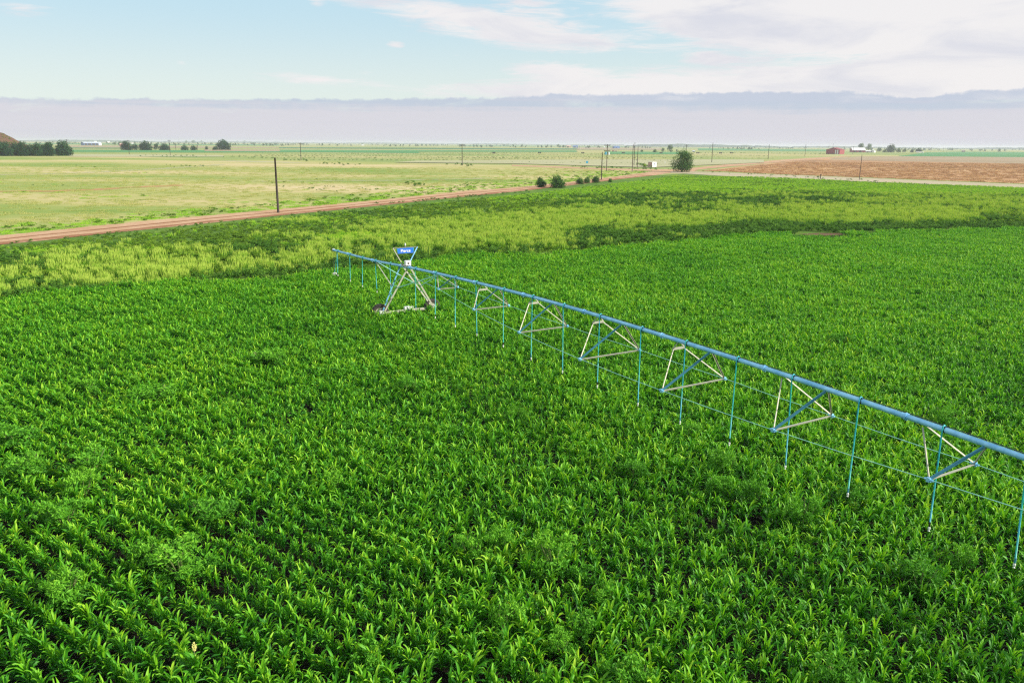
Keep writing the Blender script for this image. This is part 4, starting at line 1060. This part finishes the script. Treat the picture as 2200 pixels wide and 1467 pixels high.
RT = [(1849, 325, 307.5, 14, 'tall thin tree behind the white-roofed barn, left one of two', .45), (1866, 325, 308.5, 15, 'tall tree at the right end of the white-roofed barn', .15), (1889, 326, 318, 13, 'reddish-green low tree right of the small house', .0),
      (1900, 328, 322, 10, 'low bush at the left foot of the big round tree cluster', .0), (1914, 328, 312.5, 25, 'biggest round tree right of the white-roofed barn', .0), (1930, 328, 319, 12, 'lower tree leaning on the right of the biggest round tree', .0),
      (1943, 327.5, 320, 10, 'small thin tree between the biggest round tree and the dark pair', .1), (1959, 328, 323, 10, 'dark low tree over the white trailer, left one', .0), (1974, 328, 321, 17, 'dark low tree over the white trailer, right one', .0)]
for i, (u, v, vt, w, lb, z0) in enumerate(RT):
    tree('farm_tree', (u, v), vt, w, lb, 'trees around the farm on the right', 'cedar_leaf' if i in (4, 7, 8) else 'tree_leaf', 1100, 220 + i, z0, .085, 1, 'tree', 10, tops=[(0, 0, .72, .28), (-.15, 0, max(.4, z0 + .2), .28), (.15, 0, max(.4, z0 + .2), .25)])

# ------------------------------------------------------------------ buildings
for nm, c in (('b_red', (.30, .045, .05)), ('b_white', (.78, .76, .74)), ('b_blue', (.08, .17, .36)), ('b_roof', (.62, .66, .70)), ('b_pink', (.55, .34, .27)), ('b_dark', (.03, .03, .035)), ('b_tan', (.5, .42, .36)), ('b_sign', (.04, .38, .62)), ('b_metal', (.45, .47, .5))):
    M[nm] = mat_solid(nm, c, .6, 0., .15, .6)


def corrug(m, a, b, z0, z1, out_, n=24, d=.06):
    """ribbed wall from a to b"""
    a = Vector(a); b = Vector(b); o = Vector(out_).normalized()
    vs = []; k = n * 2 + 1
    for i in range(k):
        p = a.lerp(b, i / (k - 1)) + o * (d if i % 2 else 0)
        vs += [(p.x, p.y, z0), (p.x, p.y, z1)]
    m.add(vs, [(2 * i, 2 * i + 2, 2 * i + 3, 2 * i + 1) for i in range(k - 1)])


def shed(name, u0, u1, v, v_top, depth, label, wall, roof, rz=0., eave=.72, gable_x=True, cat='barn', group=None, end=None, doors=(), openings=()):
    """gable building standing at photo column u0..u1; long side towards the viewer unless rz turns it"""
    um = (u0 + u1) / 2; x, y, _ = at(um, v); dist = math.hypot(x, y); w = (u1 - u0) * dist / F_PX / (abs(math.cos(rz)) + 1e-6) * (1 if abs(rz) < .05 else .72)
    hs = np.arange(.5, 30, .05); vv = proj(np.c_[np.full(len(hs), x), np.full(len(hs), y), hs])[1]; h = float(hs[np.argmin(np.abs(vv - v_top))])
    face = math.atan2(-x, y); t_ = empty(name, (x, y, 0), face + rz); tag(t_, label, cat, group)
    he = h * eave; hw, hd = w / 2, depth / 2
    m = MB()
    corrug(m, (-hw, -hd, 0), (hw, -hd, 0), 0, he, (0, -1, 0)); corrug(m, (hw, hd, 0), (-hw, hd, 0), 0, he, (0, 1, 0))
    if gable_x:      # ridge runs along x
        for sx in (-1, 1): m.add([(sx * hw, -hd, 0), (sx * hw, hd, 0), (sx * hw, hd, he), (sx * hw, 0, h - .15), (sx * hw, -hd, he)], [(0, 1, 2, 3, 4) if sx > 0 else (4, 3, 2, 1, 0)])
    else:
        for sx in (-1, 1): m.add([(sx * hw, -hd, 0), (sx * hw, hd, 0), (sx * hw, hd, he), (sx * hw, -hd, he)], [(0, 1, 2, 3) if sx > 0 else (3, 2, 1, 0)])
        for sy in (-1, 1): m.add([(-hw, sy * hd, he), (hw, sy * hd, he), (0, sy * hd, h - .15)], [(0, 1, 2) if sy < 0 else (2, 1, 0)])
    wl = m.build('wall', M[wall], t_)
    if end and gable_x:
        m = MB(); m.add([(hw + .08, -hd, 0), (hw + .08, hd, 0), (hw + .08, hd, he), (hw + .08, 0, h - .2), (hw + .08, -hd, he)], [(0, 1, 2, 3, 4)]); m.build('end_wall', M[end], t_)
    m = MB(); e = .5; th_ = .18
    if gable_x:
        for sy in (-1, 1):
            a = [(-hw - e, sy * (hd + e), he - .2), (hw + e, sy * (hd + e), he - .2), (hw + e, 0, h), (-hw - e, 0, h)]; b = [(p, q, r - th_) for p, q, r in a]
            m.add(a + b, [(0, 1, 2, 3), (7, 6, 5, 4), (0, 4, 5, 1), (1, 5, 6, 2), (3, 7, 4, 0)])
    else:
        for sx in (-1, 1):
            a = [(sx * (hw + e), -hd - e, he - .2), (sx * (hw + e), hd + e, he - .2), (0, hd + e, h), (0, -hd - e, h)]; b = [(p, q, r - th_) for p, q, r in a]
            m.add(a + b, [(0, 1, 2, 3), (7, 6, 5, 4), (0, 4, 5, 1), (1, 5, 6, 2), (3, 7, 4, 0)])
    m.build('roof', M[roof], t_)
    for k, (f0, f1, z0, z1, mk, nm) in enumerate(doors):
        m = MB(); m.box(((f0 + f1) / 2 * w - hw, -hd - .1, (z0 + z1) / 2 * he), ((f1 - f0) * w, .12, (z1 - z0) * he)); m.build(nm, M[mk], t_)
    return t_


DK = lambda a, b, mk='b_dark', nm='door', z=.72: (a, b, 0, z, mk, nm)
shed('long_shed', 176, 217, 312.5, 305.2, 26, 'long low farm shed with open dark front and white end, far left', 'b_blue', 'b_roof', .28, .72, end='b_white', doors=[(.03, .2, 0, .8, 'b_dark', 'opening'), (.23, .42, 0, .8, 'b_dark', 'opening'), (.45, .64, 0, .8, 'b_dark', 'opening'), (.67, .8, 0, .8, 'b_dark', 'opening'), (.83, .99, 0, .96, 'b_white', 'door')])
shed('farmhouse', 257, 268, 313.5, 308, 12, 'small reddish farmhouse among far trees on the left', 'b_red', 'b_pink', .1, .6, cat='house', doors=[DK(.4, .6)])
shed('farmhouse', 202, 208, 306.3, 303.5, 14, 'tiny pale house behind the long low shed', 'b_white', 'b_white', .1, .6, cat='house')
shed('farmhouse', 230, 236, 306.5, 303.6, 14, 'tiny pale house between the long shed and the far trees', 'b_white', 'b_white', .1, .6, cat='house')
shed('farm_shed', 306, 322, 309.5, 306.2, 16, 'pale flat-roofed shed above the round bluish tree', 'b_tan', 'b_white', .1, .8, cat='shed')
shed('farmhouse', 282, 287, 309.5, 306, 12, 'small whitish house right of the bluish tree clump', 'b_white', 'b_tan', .1, .65, cat='house')
shed('farmhouse', 776, 782, 313, 311, 14, 'tiny white building alone left of the middle horizon', 'b_white', 'b_white', .1, .65, cat='house')
shed('farmhouse', 1216, 1227, 317.5, 312.5, 12, 'reddish farmhouse between far trees near the middle', 'b_pink', 'b_pink', .1, .6, cat='house', doors=[DK(.4, .6)])
shed('farmhouse', 1229, 1243, 318, 313, 12, 'bluish farmhouse right of the reddish one near the middle', 'b_blue', 'b_blue', .1, .6, cat='house', doors=[DK(.2, .35), (.6, .8, .3, .7, 'b_white', 'window')])
shed('farm_shed', 1316, 1331, 319.3, 313.8, 14, 'blue building with a white right end wall, beyond the transformer pole', 'b_blue', 'b_blue', .5, .62, cat='shed', end='b_white', doors=[DK(.3, .45)])
shed('farm_shed', 1297, 1300, 318.8, 315.5, 5, 'tiny white hut left of the transformer pole', 'b_white', 'b_white', .1, .7, cat='shed')
shed('farm_shed', 1487, 1493, 327, 323.8, 6, 'small grey open shed right behind the round tree', 'b_metal', 'b_roof', .1, .7, cat='shed', doors=[DK(.2, .8)])
shed('red_barn', 1777, 1811, 331.5, 317.5, 26, 'red metal barn with two white door panels at its right', 'b_red', 'b_red', -.28, .70, gable_x=False, doors=[(.66, .74, 0, .95, 'b_white', 'door'), (.80, .90, 0, .95, 'b_white', 'door'), (.25, .5, 0, .8, 'b_red', 'door')])
shed('white_barn', 1826, 1858, 327.5, 317.5, 24, 'white-roofed barn with a dark red wall, under two tall trees', 'b_red', 'b_white', .25, .45, end='b_red', doors=[DK(.1, .3), DK(.5, .7)])
shed('farmhouse', 1859, 1870, 328, 323.2, 10, 'small pale house at the right of the white-roofed barn', 'b_tan', 'b_white', .1, .65, cat='house', doors=[DK(.3, .5)])
shed('farmhouse', 1869, 1880, 328, 321.8, 10, 'small house with a white gable left of the reddish low tree', 'b_white', 'b_metal', -.3, .62, gable_x=False, cat='house', doors=[DK(.3, .5)])
shed('farm_shed', 2066, 2073, 327, 322.2, 8, 'tiny pinkish hut alone beyond the far green field', 'b_pink', 'b_tan', .1, .7, cat='shed')
# white trailer
x, y, _ = at(1976, 329); t_ = empty('trailer', (x, y, 0), .12); tag(t_, 'long low white trailer under the dark trees, right of the farm', 'trailer')
m = MB(); m.box((0, 0, 1.6), (17, 2.5, 1.6)); m.build('body', M['b_white'], t_); m = MB(); m.box((0, 0, .7), (15, 2.0, .25)); m.build('chassis', M['b_dark'], t_)
for sx in (-5.5, -4.2, 5.5):
    for sy in (-1, 1): m = MB(); m.tube([(sx, sy * 1.0, .5), (sx, sy * 1.25, .5)], .5, 14); m.build('wheel', M['b_dark'], t_)
# pump house at the junction: pink side, white front with a dark window
x, y, _ = at(1401, 360); t_ = empty('pump_house', (x, y, 0), R(-52)); tag(t_, 'small boxy hut with pinkish side and white front, left of the round tree', 'hut')
m = MB(); m.box((0, 0, 1.45), (3.1, 3.4, 2.9)); m.build('wall', M['b_pink'], t_)
m = MB(); m.box((1.59, 0, 1.5), (.1, 3.5, 3.0)); m.build('front_wall', M['b_white'], t_)
m = MB(); m.box((0, 0, 2.98), (3.5, 3.7, .14)); m.build('roof', M['b_white'], t_)
m = MB(); m.box((1.67, -.1, 1.5), (.06, .8, 1.6)); d_ = m.build('door', M['b_metal'], t_)
m = MB(); m.box((1.71, -.1, 1.9), (.04, .45, .4)); m.build('window', M['b_dark'], d_)
tree('hut_bush', (1385, 360), 353, 12, 'light green bush against the left side of the small boxy hut', None, 'weed_leaf', 900, 333, .0, .1, 2, 'bush', 8, tops=[(0, 0, .5, .35)])
# blue sign left of the transformer pole
x, y, _ = at(1261, 355); t_ = empty('road_sign', (x, y, 0)); tag(t_, 'small blue sign on a thin post in the pasture, left of the transformer pole', 'sign')
m = MB(); m.tube([(0, 0, 0), (0, 0, 1.4)], .04, 6); m.build('post', M['b_metal'], t_); m = MB(); m.box((0, -.06, 1.75), (1.3, .05, 1.3), 0); m.v = [(a, b, c) for a, b, c in m.v]; o_ = m.build('panel', M['b_sign'], t_)
x, y, _ = at(1428.5, 354); t_ = empty('road_sign', (x, y, 0)); tag(t_, 'tiny white marker sign between the boxy hut and the round tree', 'sign')
m = MB(); m.tube([(0, 0, 0), (0, 0, 1.2)], .04, 6); m.build('post', M['b_metal'], t_); m = MB(); m.box((0, -.06, 1.45), (.7, .05, .6)); m.build('panel', M['b_white'], t_)
# far parked machinery
for u, v, lb, mk in [(1317, 326.6, 'small dark red farm trailer parked in the far field, left of its twin', 'b_red'), (1323, 326.8, 'small pale red farm trailer parked in the far field, right of its twin', 'b_pink')]:
    x, y, _ = at(u, v); t_ = empty('farm_trailer', (x, y, 0)); tag(t_, lb, 'farm trailer', 'farm trailers in the far field'); m = MB(); m.box((0, 0, 1.7), (3.6, 2, 1.4)); m.build('body', M[mk], t_)
    for sx in (-1.1, 1.1): m = MB(); m.tube([(sx, -1.1, .5), (sx, -.8, .5)], .5, 12); m.build('wheel', M['b_dark'], t_)
# pairs of dark round bales on the far field
for i, u in enumerate((1061, 1159, 1252, 1339, 1420, 1499, 1548, 1571)):
    for d_ in (-1.6, 1.9):
        x, y, _ = at(u + d_, 330.2 - (i % 2) * .3); m = MB(); m.tube([(-.9, 0, .9), (.9, 0, .9)], 1.0, 14)
        o = m.build('round_bale', M['pole'], None, loc=(x, y, 0)); tag(o, 'dark round bale, one of the spaced pairs across the far field', 'bale', 'pairs of dark round bales on the far field')
# far ridge and distant tree line
def ridge(name, u0, u1, dist, hfun, mat, kind, lb=None, seed=1, step=26.):
    rs = random.Random(seed); a0 = math.atan2(*at(u0, 330)[:2]); a1 = math.atan2(*at(u1, 330)[:2]); n_ = max(8, int(abs(a1 - a0) * dist / step)); m = MB()
    for i in range(n_ + 1):
        f = i / n_; a = a0 + (a1 - a0) * f; h = max(.3, hfun(f, rs)); x, y = math.sin(a) * dist, math.cos(a) * dist; nx, ny = math.sin(a), math.cos(a)
        m.v += [(x - nx * h * 3, y - ny * h * 3, -.2), (x - nx * h * 1.0, y - ny * h * 1.0, h * .75), (x, y, h), (x + nx * h * 5, y + ny * h * 5, -.2)]
    m.f = [(4 * i + j, 4 * i + 4 + j, 4 * i + 5 + j, 4 * i + 1 + j) for i in range(n_) for j in range(3)]
    o = m.build(name, M[mat]); tag(o, lb, 'trees' if lb else None, kind=kind); return o
ridge('hills', 1340, 1700, 5200, lambda f, r: 21 * math.sin(math.pi * min(1, f * 1.0)) ** .45 * (1 - .45 * f) + r.uniform(-2, 3.), 'hill', 'structure', seed=2, step=22)
ridge('hills', 1700, 2300, 6500, lambda f, r: 8 + 3 * math.sin(f * 9) + r.uniform(-1.5, 2.5), 'hill', 'structure', seed=3)
ridge('hills', -200, 480, 7500, lambda f, r: 13 * math.sin(math.pi * f) ** .5 + 3 * math.sin(f * 14) + r.uniform(-1.5, 2.5), 'hill', 'structure', seed=4)
ridge('hills', 480, 1340, 8500, lambda f, r: 9 + 3 * math.sin(f * 21) + r.uniform(-2, 3.), 'hill', 'structure', seed=5)
rs = random.Random(77); q_ = []
for _ in range(240):
    u = rs.uniform(-150, 2350); d_ = rs.uniform(2600, 6200); a = math.atan2(*at(u, 330)[:2]); kk = rs.randint(1, 5)
    for j in range(kk): q_.append((math.sin(a) * d_ + rs.uniform(-60, 60), math.cos(a) * d_ + rs.uniform(-20, 20), rs.uniform(4, 9)))
q_ = np.array(q_); k = len(q_); s = q_[:, 2]
ft = [crown_mesh(600 + i, 1.5, 1., 260, .2, M['tree_leaf'], 7, .0) for i in range(4)]
scatter('distant_trees', np.c_[q_[:, :2], np.zeros(k)], np.c_[np.zeros((k, 2)), RND.uniform(0, 6.28, k)], np.c_[s, s, s], RND.randint(0, 4, k), ft, 'scattered distant tree specks fading along the horizon', 'trees')

# ------------------------------------------------------------------ weed bushes standing in the crop
wb = [leafy(700 + i, 1.0, 1.0, 2300, .10, M['bush_leaf'], top_tint=.65, base_t=.1, lumps=26, elong=3.2) for i in range(5)] + \
     [leafy(710 + i, 1.0, 1.0, 2300, .09, M['bush_leaf'], top_tint=.6, base_t=.04, lumps=24, elong=2.4) for i in range(3)]
WB = [  # px centre u, v (of the crown), width px, kind, label
    (448, 1098, 84, 0, 'large feathery weed bush, biggest of the left foreground'), (133, 1108, 84, 1, 'rounded feathery weed near the left edge, upper of two close ones'), (135, 1262, 84, 2, 'feathery weed bush in the lower left corner region'),
    (385, 1205, 110, 3, 'wide low feathery weed below the biggest left foreground bush'), (305, 1180, 60, 5, 'darker weed touching the wide low feathery one on its left'), (790, 1400, 68, 6, 'dark round weed near the bottom edge, left of centre'),
    (1070, 1165, 64, 1, 'upright weed bush at the top of the central foreground group'), (1012, 1175, 60, 5, 'darker weed left of the upright one in the central group'), (1190, 1195, 90, 4, 'yellow-green weed right of the central upright bush'),
    (1090, 1325, 70, 0, 'cone-topped feathery weed below the central group'), (1300, 1265, 56, 2, 'feathery weed right of the central group, half hidden by crop'), (1250, 1335, 66, 5, 'dark weed pair low in the centre'),
    (1205, 1368, 60, 4, 'bright yellow-green weed near the bottom centre'), (1360, 1010, 62, 0, 'pale green weed alone left of the pivot drops, centre right'), (1560, 1000, 60, 3, 'weed bush straight above the tallest right-hand weed'),
    (1545, 1045, 54, 5, 'darker weed just left of the tallest right-hand weed'), (1622, 1060, 56, 1, 'tallest weed bush right of centre, narrow and pale on top'), (1725, 1108, 70, 2, 'spreading weed right of the tallest one'),
    (1840, 1062, 60, 6, 'dark low weed at the foot of a drop hose on the right'), (1980, 1235, 74, 3, 'feathery weed bush left of the last drop hose'), (1810, 1450, 90, 0, 'large pale weed at the bottom edge on the right'),
    (1355, 1450, 90, 7, 'dark weed at the bottom edge right of centre'), (330, 845, 70, 6, 'dark olive weed alone in the left middle of the field'), (572, 768, 72, 5, 'dark bushy weed in the middle distance, left of the tower'),
    (590, 772, 40, 1, 'small pale weed on the right of the dark middle-distance weed'), (880, 830, 50, 3, 'small feathery weed in the middle of the field below the tower'), (700, 755, 36, 5, 'small dark weed between the dark bushy weed and the tower'),
    (715, 1030, 52, 4, 'yellowish weed in the centre left of the field'), (195, 990, 80, 2, 'feathery weed in the dense weedy patch at left, upper right one'), (40, 940, 80, 5, 'dark weed in the dense weedy patch at the left edge'),
    (60, 1000, 70, 3, 'pale weed below the dark one at the left edge'), (180, 1040, 60, 1, 'round weed in the middle of the left weedy patch'), (1480, 925, 50, 0, 'light weed just left of a drop hose tip, right of centre'),
    (2030, 895, 56, 2, 'light weed under the truss frame nearest the right edge'), (1810, 730, 44, 6, 'small dark weed above the pipe on the right'), (185, 830, 44, 5, 'small olive weed left of the dark olive one'),
    (1110, 890, 46, 1, 'small yellow-green weed in the middle of the field'), (2070, 1190, 52, 4, 'small yellow-green weed right of the feathery one near the last drop hose')]
for i, (u, v, w, kd, lb) in enumerate(WB):
    x, y, _ = at(u, v, .75); dist = math.sqrt(x * x + y * y + 11.5 ** 2); ww = w * 1.12 * dist / F_PX; hh = min(1.35, max(.95, .8 * ww + .3)) * (1.15 if 'tallest' in lb or 'upright' in lb or 'cone' in lb else 1)
    o = bpy.data.objects.new('weed_bush', wb[kd]); COL.objects.link(o); o.location = (x, y, .05); o.scale = (ww, ww, hh); o.rotation_euler = (0, 0, RND.uniform(0, 6.28))
    tag(o, lb, 'weed', 'weed bushes standing among the crop')
    m = MB(); rs = random.Random(i)
    for q in range(6):
        a = rs.uniform(0, 6.28); m.tube([(0, 0, 0), (.12 * math.cos(a), .12 * math.sin(a), .35), (.3 * math.cos(a), .3 * math.sin(a), .75)], [.02, .014, .006], 5)
    m.build('stem', M['stem'], o)
# one crop plant in flower
x, y, _ = at(418, 1400, .95); t_ = empty('flowering_crop_plant', (x, y, 0)); tag(t_, 'single crop plant with a pale yellow seed head, lower left', 'crop plant')
o = bpy.data.objects.new('leaves', plants[3]); COL.objects.link(o); o.parent = t_
V = []; rs = random.Random(9); m = MB()
for q in range(70):
    a = rs.uniform(0, 6.28); z = rs.uniform(0, .2); r = .05 * math.sin(math.pi * (z / .2 * .8 + .15)) * rs.uniform(.5, 1.2); c = (r * math.cos(a), r * math.sin(a), 1.0 + z); m.box(c, (.016, .016, .02), a)
M['seed'] = mat_solid('seed_head', (.72, .66, .22), .7); m.build('seed_head', M['seed'], t_); m = MB(); m.tube([(0, 0, .4), (0, 0, 1.05)], .009, 6); m.build('stalk', M['stem'], t_)

# ------------------------------------------------------------------ haze: one even box of air
m = MB(); m.box((0, 5450, 12.25), (22000, 12600, 26.5)); hz = m.build('haze')
mt, T = new_mat('haze_air'); pv = T.new('ShaderNodeVolumePrincipled'); pv.inputs['Color'].default_value = (.79, .81, .93, 1); pv.inputs['Density'].default_value = 1.2e-4
pv.inputs['Anisotropy'].default_value = .15
o_ = T.new('ShaderNodeOutputMaterial'); T.l.new(pv.outputs[0], o_.inputs['Volume']); hz.data.materials.append(mt); tag(hz, 'pale morning haze over the plain', 'haze', kind='stuff')
SC.cycles.volume_bounces = 1
